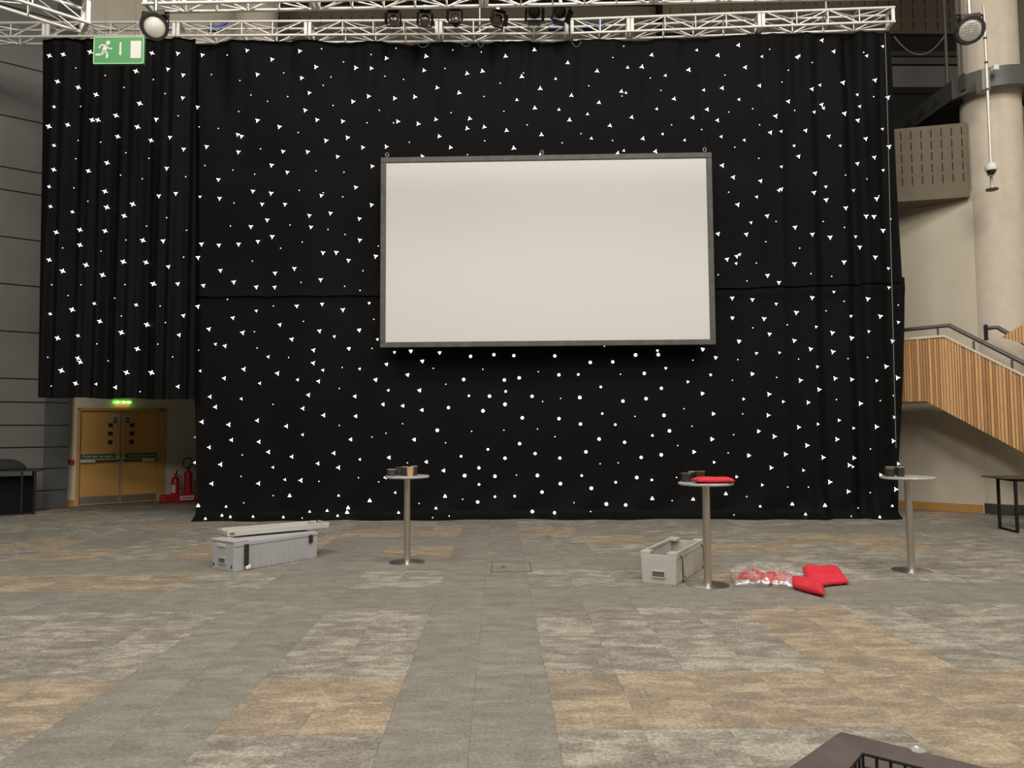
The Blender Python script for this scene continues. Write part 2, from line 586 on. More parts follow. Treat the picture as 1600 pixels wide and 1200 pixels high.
# right splayed wall: cream below, slotted panel above
WRa = fl(1411, 794); WRb = fl(1535, 802)
rtd = (WRb - WRa).normalized()
RW0 = WRa - rtd * 6.6; RW1 = WRb + rtd * 0.4
wright = vwall(RW0, RW1, 0, onp(1450, 312, RW0, RW1).z, 'wall_right', CREAM, 'cream plaster wall behind the timber staircase', 0.3)
zc = onp(1450, 312, RW0, RW1).z
ztop = onp(1460, 198, RW0, RW1).z
rn = Vector((rtd.y, -rtd.x, 0))
BU0 = gd(1385, 15.55); BU1 = gd(1532, 15.15)
zc2 = onp(1450, 312, BU0, BU1).z; ztop = onp(1460, 196, BU0, BU1).z
wup = vwall(BU0, BU1, zc2, ztop, 'wall_right_upper', ACOU, 'brown slotted acoustic bulkhead above the cream wall', 0.55)
sl = MB()
bd_ = (BU1 - BU0).normalized(); bn_ = Vector((bd_.y, -bd_.x, 0)); bang = math.atan2(bd_.y, bd_.x)
s_ = 0.1
while s_ < (BU1 - BU0).length - 0.05:
    z = zc2 + 0.42
    while z < ztop - 0.05:
        p = BU0 + bd_ * s_ + bn_ * 0.003
        sl.box((p.x, p.y, z), (0.02, 0.012, 0.17), bang)
        z += 0.245
    s_ += 0.192
o = sl.build('acoustic_slot', SLOT, wup, world=True); o['kind'] = 'stuff'
sk = vwall(WRa - rtd * 1.5 + rn * 0.025, WRb + rtd * 0.02 + rn * 0.025, 0, 0.165, 'baseboard_right', SKIRT, 'oak skirting board along the cream wall', 0.024, cat='baseboard')
vwall(Vector((13.4, 20.2, 0)), Vector((13.4, -4, 0)), 0, CEIL, 'wall_side', CREAM, 'cream side wall out beyond the staircase', 0.2)
# far upper wall seen past the cloth edge at the upper right
FU0 = Vector((4.6, 20.2, 0)); FU1 = Vector((13.4, 20.2, 0))
ffar = vwall(FU0, FU1, 0, CEIL, 'wall_gallery', RECESS_SHADE, 'dark recess wall behind the upper gallery', 0.3)
za = onp(1440, 57, FU0, FU1).z
wp = vwall(FU0 + Vector((0, -0.15, 0)), FU1 + Vector((0, -0.15, 0)), za, CEIL, 'acoustic_panel', ACOU, '', 0.14, parent=ffar)
sl = MB(); x = 4.8
while x < 13.2:
    for z in (za + 0.12, za + 0.48, za + 0.84, za + 1.2):
        sl.box((x, 20.045, z + 0.1), (0.022, 0.012, 0.25))
    x += 0.34
o = sl.build('acoustic_slot', SLOT, ffar, world=True); o['kind'] = 'stuff'
for (pa, pb, m_, off) in ((94, 101, DARK_SHADED_STEEL, 0.5), (102, 112, mat('steel_fascia', (0.10, 0.098, 0.09), 0.6), 0.45), (114, 146, mat('grey_fascia', (0.17, 0.168, 0.16), 0.6), 0.4)):
    z1 = onp(1440, pa, FU0, FU1).z; z0 = onp(1440, pb, FU0, FU1).z
    MB().box((9.0, 20.2 - off / 2, (z0 + z1) / 2), (8.7, off, z1 - z0)).build('fascia_beam', m_, ffar, world=True)

ceil = MB().box((0, 1, CEIL + 0.1), (36, 46, 0.2)).build('ceiling', mat('dark_ceiling', (0.06, 0.058, 0.055), 0.9), None, world=(0, 4, CEIL))
tag(ceil, 'dark hall ceiling high above the trusses', 'ceiling', kind='structure')


# ---- columns
def column(name, c, r, z1, label, base=True):
    t = thing(name, label, 'column', (c.x, c.y, 0))
    MB().lathe([(r, 0.0), (r, z1)], 40).build('shaft', COLUMN, t, smooth=True)
    if base:
        MB().lathe([(r + 0.012, 0.0), (r + 0.012, 0.2), (r, 0.21)], 40).build('plinth_band', DARK_SHADED_STEEL, t, smooth=True)
    return t


cc = gd(1570, 15.35)
column('round_column', cc, 0.555, CEIL, 'cream round column behind the timber staircase')
c2 = gd(391, 19.2)
column('round_column', c2, 0.55, CEIL, 'pale round column glimpsed through the truss above the left cloth')

# ---- gallery walkway hugging the right column
zb = dep(1545, 138, 14.7).z
zt_ = dep(1545, 108, 14.7).z
g = thing('gallery_walkway', 'dark steel walkway with curved edge wrapping the cream column', 'walkway', (cc.x, cc.y, 0))
b = MB()
ro = 0.86
pts = []
for k in range(0, 25):
    an = R(190 + k * 9)                # curved front from left round to the right
    pts.append((math.cos(an) * ro, math.sin(an) * ro))
vs = []; fs = []
for (x, y) in pts:
    for rr in (1.0, 0.92):
        for z in (zb, zt_):
            vs.append((x * rr, y * rr, z))
for i in range(len(pts) - 1):
    q = i * 4; r_ = q + 4
    fs += [(q, r_, r_ + 1, q + 1), (q + 2, q + 3, r_ + 3, r_ + 2), (q, q + 2, r_ + 2, r_), (q + 1, r_ + 1, r_ + 3, q + 3)]
fs += [(0, 1, 3, 2), tuple(len(vs) - 4 + k for k in (0, 2, 3, 1))]
b.add(vs, fs)
b.build('curved_fascia', mat('fascia_grey', (0.085, 0.083, 0.078), 0.5), g, smooth=True)
MB().box((0.0, 2.0, zb + 0.03), (1.66, 4.0, 0.06)).build('deck', RECESS_SHADE, g)
bl = MB().box((-0.84, 2.0, (zb + zt_) / 2), (0.1, 4.3, zt_ - zb))
bl.build('side_beam', DARK_SHADED_STEEL, g)
for k in range(7):
    y0_ = 0.3 + k * 0.52
    MB().prism([(y0_, zb + 0.1), (y0_ + 0.32, zb + 0.1), (y0_ + 0.16, zt_ - 0.1)], (-0.893, 0, 0), (0, 1, 0), (0, 0, 1), -0.004).build('beam_web_hole', RECESS_SHADE, g)
MB().box((-0.80, -0.38, (zb + zt_) / 2 + 0.05), (0.05, 0.1, 0.34), R(20)).build('gusset', DARK_SHADED_STEEL, g)
for dx in (-0.95, -0.62):
    pass
# hanger rods that carry the walkway
for px, d, r in ((1479, 15.6, 0.035), (1503, 15.0, 0.022)):
    p = dep(px, 100, d)
    MB().tube((p.x - cc.x, p.y - cc.y, zt_ - 0.3 if px > 1490 else zb + 0.2), (p.x - cc.x, p.y - cc.y, CEIL), r, 8).build('hanger_rod', DARK_SHADED_STEEL, g, smooth=True)
# slack chain
p0 = dep(1397, 57, 15.6); p1 = dep(1477, 54, 15.6)
pts = []
for k in range(25):
    s = k / 24
    p = p0.lerp(p1, s); p.z -= 4 * 0.42 * s * (1 - s)
    pts.append(p)
ch = MB().path(pts, 0.014, 6).build('slack_chain', CABLE, None, world=tuple(pts[12]))
tag(ch, 'slack chain drooping beside the right cloth edge', 'chain')

# ================================================================== STAIRCASE (right)
SP = gd(1405, 15.05); SQ = gd(1600, 13.6)
sd = (SQ - SP).normalized()
sn = Vector((sd.y, -sd.x, 0))           # towards viewer
stair = thing('staircase', 'timber slatted staircase with dark handrail beside the cream column', 'staircase', (SP.x, SP.y, 0), math.atan2(sd.y, sd.x))


def sxz(px, py):
    p = onp(px, py, SP, SQ)
    return ((p - SP).dot(sd), p.z)


x0 = 0.0
A = sxz(1415, 528); B = sxz(1475, 522); C = sxz(1600, 584)
D = sxz(1415, 628); E = sxz(1447, 627); Fp = sxz(1600, 708)
st = (C[1] - B[1]) / (C[0] - B[0]); sb = (Fp[1] - E[1]) / (Fp[0] - E[0])
XE = C[0] + 2.2
xl = -0.75
zA = A[1]; zD = D[1]


def topz(x): return zA + (x - A[0]) * (B[1] - zA) / (B[0] - A[0]) * 0 if x <= B[0] else zA + st * (x - B[0])
def botz(x): return zD if x <= E[0] else max(0.02, zD + sb * (x - E[0]))


# solid balustrade core
b = MB()
poly = [(xl, zD), (E[0], zD), (XE, botz(XE)), (XE, topz(XE) - 0.01), (B[0], zA - 0.01), (xl, zA - 0.01)]
b.prism(poly, (0, 0.02, 0), (1, 0, 0), (0, 0, 1), -0.09)
b.build('balustrade_panel', SLAT_B, stair)
x = xl
k = 0
rs = random.Random(3)
while x < XE - 0.06:
    wd = rs.choice([0.03, 0.034, 0.045])
    xm = x + wd / 2
    b = MB()
    dp = rs.choice([0.018, 0.026, 0.032])
    b.prism([(x, botz(x) + 0.004), (x + wd, botz(x + wd) + 0.004), (x + wd, topz(x + wd) - 0.05), (x, topz(x) - 0.05)], (0, 0.02, 0), (1, 0, 0), (0, 0, 1), dp)
    b.build('slat', SLAT_A if rs.random() < 0.62 else SLAT_B, stair)
    x += wd + 0.014
    k += 1
# pale capping
b = MB()
b.prism([(xl, zA - 0.045), (B[0], zA - 0.045), (XE, topz(XE) - 0.045), (XE, topz(XE)), (B[0], zA), (xl, zA)], (0, -0.022, 0), (1, 0, 0), (0, 0, 1), -0.14)
b.build('capping', mat('pale_cap', (0.62, 0.55, 0.44), 0.6), stair)
# landing slab, soffit and flight
b = MB()
b.prism([(xl, zD), (E[0], zD), (E[0], zD + 0.25), (xl, zD + 0.25)], (0, 0.1, 0), (1, 0, 0), (0, 0, 1), -1.02)
b.build('landing', CREAM, stair)
b = MB()
b.prism([(E[0], zD), (XE, botz(XE)), (XE, botz(XE) + 0.2), (E[0], zD + 0.2)], (0, 0.1, 0), (1, 0, 0), (0, 0, 1), -1.02)
b.build('soffit', CREAM, stair)
nst = 12
for i in range(nst):
    x = E[0] + 0.25 + i * 0.28
    z = zD + sb * (x - E[0]) + 0.32
    if z < 0.1: break
    MB().box((x, 0.6, z), (0.3, 1.0, 0.17)).build('step', DARK_SHADED_STEEL, stair)
# hand rail
HR = mat('dark_handrail', (0.10, 0.095, 0.088), 0.35, 0.4)
rz = 0.16
pts = [(xl, 0.06, zA + rz), (B[0] + 0.08, 0.06, zA + rz + 0.02), (XE, 0.06, topz(XE) + rz)]
MB().path(pts, 0.042, 10).build('hand_rail', HR, stair, smooth=True)
pts = [(B[0] + 0.55, 0.75, zA + rz - 0.02), (B[0] + 0.75, 0.75, zA + rz - 0.02), (XE, 0.75, topz(XE) + rz + 0.08)]
MB().path(pts, 0.042, 10).build('hand_rail', HR, stair, smooth=True)
for x in (0.08, 0.75, 1.35, 1.95, 2.6):
    MB().tube((x, 0.06, topz(x) - 0.01), (x, 0.06, topz(x) + rz), 0.02, 8).build('rail_bracket', HR, stair, smooth=True)
MB().box((B[0] + 0.62, 0.4, zA + 0.02), (0.06, 0.06, 0.3)).build('rail_newel', BLACKMETAL, stair)
# upper flight balustrade that turns back up to the right
p = sxz(1562, 526); p2 = sxz(1600, 503)
b = MB()
us = (p2[1] - p[1]) / (p2[0] - p[0])
poly = [(p[0], p[1]), (p[0] + 0.5, p[1] - 0.22), (p[0] + 2.6, p[1] - 0.22 + 2.1 * us), (p[0] + 2.6, p[1] + us * 2.6)]
b.prism(poly, (0, 0.15, 0), (1, 0, 0), (0, 0, 1), -0.06)
b.build('upper_balustrade', SLAT_B, stair)
x = p[0] + 0.03
while x < p[0] + 2.5:
    lo = p[1] - 0.44 * (x - p[0]) if x < p[0] + 0.5 else p[1] - 0.22 + us * (x - p[0] - 0.5)
    hi = p[1] + us * (x - p[0])
    b = MB()
    lo2 = p[1] - 0.44 * (x + 0.034 - p[0]) if x + 0.034 < p[0] + 0.5 else p[1] - 0.22 + us * (x + 0.034 - p[0] - 0.5)
    b.prism([(x, lo), (x + 0.034, lo2), (x + 0.034, hi + us * 0.034), (x, hi)], (0, 0.15, 0), (1, 0, 0), (0, 0, 1), 0.02)
    b.build('slat', SLAT_A if rs.random() < 0.6 else SLAT_B, stair)
    x += 0.05

# ================================================================== EXIT DOORS
ang = math.atan2(dt.y, dt.x)
door = thing('door_1', 'oak double exit doors with push bars and green signs', 'door', tuple(DP), ang, kind='structure')
# local frame: x along the door, y into the wall (away from viewer is +y), z up
H = DOOR_H
for (x, z, sx, sz) in ((0.03, H / 2, 0.07, H), (DW - 0.085, H / 2, 0.17, H), (DW / 2, H - 0.035, DW, 0.07)):
    MB().box((x, 0.04, z), (sx, 0.16, sz)).build('door_frame', OAK_F, door, bevel=0.006)
xm = 0.955
FR = DW - 0.17
leaves = ((0.068, xm - 0.004, 1), (xm + 0.004, FR - 0.002, -1))
for (xa, xb, side) in leaves:
    xc = (xa + xb) / 2; wd = xb - xa
    lf = MB().box((0, 0, (H - 0.07) / 2), (wd, 0.05, H - 0.085)).build('door_leaf', OAK, door, bevel=0.004)
    lf.location = (xc, 0.05, 0.0)
    me_edge = wd / 2 * side          # meeting edge in leaf space
    yf = -0.025
    MB().box((0, yf - 0.002, 0.12), (wd - 0.03, 0.004, 0.17)).build('kick_plate', mat('kick_steel', (0.30, 0.28, 0.25), 0.4, 0.8), lf)
    zbar = 1.045
    # push bar
    MB().box((0, yf - 0.05, zbar), (wd - 0.05, 0.035, 0.05)).build('push_bar', mat('bar_dark', (0.05, 0.045, 0.04), 0.4), lf, bevel=0.006)
    MB().box((-me_edge * 0.62 if side == 1 else wd * 0.25, yf - 0.06, zbar + 0.01), (wd * 0.36, 0.05, 0.075)).build('bar_housing', mat('housing_silver', (0.62, 0.60, 0.55), 0.4, 0.3), lf, bevel=0.006)
    MB().box((me_edge - side * 0.05, yf - 0.03, zbar + 0.03), (0.075, 0.06, 0.22)).build('latch_case', mat('latch_grey', (0.42, 0.40, 0.37), 0.4, 0.6), lf, bevel=0.012)
    MB().tube((me_edge - side * 0.05, yf - 0.03, zbar + 0.1), (me_edge - side * 0.05, yf - 0.03, H - 0.12), 0.013, 8).build('vertical_rod', mat('rod_silver', (0.55, 0.50, 0.42), 0.35, 0.7), lf, smooth=True)
    MB().tube((me_edge - side * 0.02, yf - 0.012, 0.03), (me_edge - side * 0.02, yf - 0.012, zbar - 0.05), 0.008, 8).build('lower_rod', MATS['rod_silver'], lf, smooth=True)
    # sign
    sgn = MB().box((-side * 0.045, yf - 0.003, zbar + 0.115), (wd - 0.14, 0.006, 0.115)).build('push_sign', GREEN_D, lf)
    sw = (wd - 0.14)
    text_obj('sign_lettering', 'Push bar to open', 0.085, mat('letter_pale', (0.62, 0.72, 0.62), 0.5), sgn,
             (-side * 0.045 - sw / 2 + 0.05, yf - 0.007, zbar + 0.09), (1, 0, 0), (0, 0, 1), width=sw - 0.1)
    # vision panels
    for i in range(3):
        z = 1.50 + i * 0.205
        vx = me_edge - side * 0.235
        fr_ = MB().box((vx, yf - 0.004, z), (0.135, 0.012, 0.135)).build('vision_frame', mat('vision_rim', (0.46, 0.29, 0.12), 0.35), lf, bevel=0.003)
        MB().box((vx, yf - 0.011, z), (0.09, 0.006, 0.09)).build('vision_glass', GLASSDK, fr_)
    # fire door sticker
    sx = me_edge - side * 0.135
    stk = MB().box((sx, yf - 0.003, 2.06), (0.12, 0.004, 0.19)).build('door_sticker', SIGNWHITE, lf)
    MB().lathe([(0.046, 0), (0.046, 0.002)], 20, (sx, yf - 0.007, 2.085), Matrix.Rotation(R(90), 3, 'X')).build('sticker_disc', NAVY, stk)
    MB().box((sx, yf - 0.007, 2.0), (0.1, 0.003, 0.05)).build('sticker_strip', NAVY, stk)
    for dx in (-0.014, 0.014):
        b = MB().lathe([(0.009, 0), (0.009, 0.002)], 12, (sx + dx, yf - 0.008, 2.108), Matrix.Rotation(R(90), 3, 'X'))
        b.box((sx + dx, yf - 0.009, 2.083), (0.012, 0.002, 0.03))
        b.build('sticker_figure', SIGNWHITE, stk)
# emergency lamp over the doors
p = onp(190, 630, DP, DQ)
el = thing('exit_lamp', 'small glowing green exit lamp above the oak doors', 'exit lamp', tuple(p + dn * 0.02), ang)
MB().box((0, -0.06, -0.05), (0.30, 0.10, 0.06)).build('lamp_body', mat('lamp_warm', (0.7, 0.45, 0.2), 0.5, emit=(1.0, 0.5, 0.16), es=0.45), el, bevel=0.01)  # weak emission stands for the warm glow falling on the body
MB().box((0, -0.06, 0.02), (0.40, 0.12, 0.075)).build('lamp_face', mat('lamp_green', (0.2, 0.7, 0.1), 0.4, emit=(0.28, 0.95, 0.08), es=1.1), el, bevel=0.01)
for dx in (-0.12, 0.02, 0.12):
    MB().box((dx, -0.122, 0.025), (0.06, 0.006, 0.045)).build('lamp_cell', mat('lamp_glow', (0.8, 1, 0.6), 0.4, emit=(0.75, 1.0, 0.55), es=2.2), el)
# red call point
p = onp(111, 722, DP, DQ)
cp = thing('call_point', 'red fire alarm call point left of the oak doors', 'alarm', tuple(p + dn * 0.005), ang)
MB().box((0, -0.02, 0), (0.115, 0.04, 0.115)).build('case', RED_PAINT, cp, bevel=0.008)
MB().box((0, -0.042, 0), (0.06, 0.006, 0.05)).build('glass', mat('call_glass', (0.5, 0.03, 0.03), 0.3), cp)

# ---- fire extinguishers on a red stand
sp = fl(281, 785.5)
ea = thing('extinguisher_stand', 'low red extinguisher tray with white label by the doors', 'stand', tuple(sp), ang)
MB().box((0.0, 0.2, 0.10), (0.78, 0.36, 0.2)).build('tray', RED_PAINT, ea, bevel=0.03)
MB().box((0.17, 0.017, 0.11), (0.32, 0.006, 0.10)).build('tray_label', mat('tray_white', (0.7, 0.6, 0.58), 0.6), ea)
MB().box((0.17, 0.013, 0.11), (0.27, 0.003, 0.035)).build('label_line', mat('label_red', (0.45, 0.1, 0.1), 0.6), ea)
ex = Matrix.Rotation(ang, 4, 'Z')


def extinguisher(dx, r, h, label, label_white, ring):
    pos = sp + ex @ Vector((dx, 0.2, 0.2))
    e = thing('fire_extinguisher', label, 'extinguisher', tuple(pos), ang, group='fire extinguishers by the doors')
    MB().lathe([(r * 0.96, 0), (r, 0.02), (r, h * 0.78), (r * 0.8, h * 0.88), (r * 0.35, h * 0.95), (r * 0.3, h)], 24).build('cylinder', RED_PAINT, e, smooth=True)
    MB().lathe([(0.022, h), (0.022, h + 0.05), (0.012, h + 0.06)], 12).build('valve', BLACKPL, e, smooth=True)
    MB().box((0.02, -0.03, h + 0.075), (0.028, 0.15, 0.014), 0, Matrix.Rotation(R(-38), 3, 'X')).build('lever', BLACKPL, e)
    if label_white:
        MB().box((-r * 0.62, -r * 0.7, h * 0.3), (0.09, 0.012, h * 0.42), R(-38)).build('instruction_label', SIGNWHITE, e)
    if ring:
        pts = [(-0.03 + 0.13 * math.cos(a) * 0.9, -0.05, h + 0.14 + 0.13 * math.sin(a)) for a in [2 * math.pi * i / 20 for i in range(20)]]
        MB().path(pts, 0.014, 8, True).build('hose', BLACKPL, e, smooth=True)
    else:
        pts = [(0.03, -0.03, h + 0.03), (r + 0.04, -0.02, h * 0.9), (r + 0.06, 0, h * 0.6), (r + 0.03, 0, h * 0.25)]
        MB().path(pts, 0.012, 8).build('hose', BLACKPL, e, smooth=True)
    return e


extinguisher(-0.06, 0.095, 0.46, 'shorter red fire extinguisher with black lever on the red tray', True, False)
extinguisher(0.24, 0.10, 0.62, 'taller red fire extinguisher with ring hose half hidden by the cloth', False, True)

# ================================================================== STAR CLOTHS
P0 = gd(-60, 14.95); P1 = gd(852, 14.95); P2 = gd(1415, 14.58)
LEFTP = (P0, P1); RIGHTP = (P1, P2)


def pn(pl):
    t = (pl[1] - pl[0]).normalized()
    return t, Vector((t.y, -t.x, 0))


def fold_left(s, z):
    k = min(1, max(0, (8.6 - z) / 5))
    return 0.085 * (0.35 + 0.65 * k) * (math.sin(s * 8.2 + 0.8 * math.sin(z * .35)) + 0.55 * math.sin(s * 17.0 + 1.3) + 0.3 * math.sin(s * 31))


def fold_soft(s, z):
    top = max(0, (z - 7.6)) / 1.7
    v = 0.018 * math.sin(s * 1.3 + z * 0.2) + 0.012 * math.sin(s * 3.9 + 0.3 * z)
    v += 0.13 * top * noise.noise(Vector((s * 1.5 + z * 0.35, z * 0.15, 3))) + 0.05 * top * noise.noise(Vector((s * 5 - z * 0.3, z * 0.2, 8)))
    v += 0.02 * noise.noise(Vector((s * 0.8, z * 0.7, 1)))
    hm = max(0, 1 - abs(z - 4.45) / 0.12)
    v += 0.03 * hm * (1 + noise.noise(Vector((s * 3, 0, 2))))
    return v


def fold_right(s, z):
    g = min(1, max(0, (s - 3.6) / 2.5))
    return fold_soft(s, z) + g * 0.055 * (math.sin(s * 11) + 0.5 * math.sin(s * 19 + 1))


def hem(s, z):
    k = max(0.0, 1 - z / 0.85)
    c = max(0.0, 1 - z / 0.16)
    wr = math.sin(s * 5.2 - z * 4.5 + 2 * noise.noise(Vector((s * 0.5, 0, 1)))) * 0.05 * k
    return wr + 0.08 * k * k + 0.30 * c * c * (0.75 + 0.25 * math.sin(s * 1.9) + 0.3 * noise.noise(Vector((s * 0.9, 2, 0))))


CLOTHS = []


def star_cloth(label, pl, tl, tr, bl, br, fold, nu, nv, off=0.0, floor_hem=False, ragged=0.0):
    t, n = pn(pl)
    c = [onp(*p, *pl) for p in (tl, tr, bl, br)]
    if floor_hem:
        c[2].z = 0.006; c[3].z = 0.006
    base = (c[2] + c[3]) / 2
    base.z = min(c[2].z, c[3].z)

    def surf(P):
        s = (P - P1).dot(t)
        d = off + fold(s, P.z) + (hem(s, P.z) if floor_hem else 0)
        return d, n
    vs = []; fs = []
    for j in range(nv + 1):
        w_ = j / nv
        if floor_hem: w_ = 1 - (1 - w_) ** 1.35
        for i in range(nu + 1):
            q = i / nu
            a = c[0].lerp(c[1], q); b2 = c[2].lerp(c[3], q)
            P = a.lerp(b2, w_)
            s = (P - P1).dot(t)
            if ragged and j == nv: P.z += ragged * math.sin(s * 6)
            # sides gathered inwards a little low down
            d, _ = surf(P)
            vs.append(P + n * d)
    for j in range(nv):
        for i in range(nu):
            q = j * (nu + 1) + i
            fs.append((q, q + 1, q + nu + 2, q + nu + 1))
    b = MB().add(vs, fs)
    o = b.build('star_cloth', BLACK_CLOTH, None, world=tuple(base), smooth=False)
    o.data.shade_smooth()
    tag(o, label, 'drape', 'black star cloths hung behind the screen')
    CLOTHS.append((o, pl, surf, base, n, math.atan2(t.y, t.x)))
    return o


star_cloth('narrow pleated black star cloth ending above the oak doors', LEFTP, (74, 68), (312, 68), (74, 622), (313, 625), fold_left, 200, 44, off=0.20, ragged=0.01)
star_cloth('upper black star cloth left of the screen, hung from the truss', LEFTP, (295, 68), (853, 67), (297, 464), (853, 461), fold_soft, 150, 60, off=0.04, ragged=0.008)
star_cloth('upper black star cloth right of the screen, hung from the truss', RIGHTP, (852, 67), (1387, 52), (852, 461), (1405, 442), fold_right, 170, 60, off=0.05, ragged=0.008)
star_cloth('lower black star cloth left of centre, pooling on the carpet', LEFTP, (300, 455), (852, 453), (308, 800), (852, 800), fold_soft, 110, 70, floor_hem=True)
star_cloth('lower black star cloth right of centre, pooling below the staircase edge', RIGHTP, (852, 453), (1413, 434), (852, 800), (1402, 800), fold_right, 130, 70, floor_hem=True)

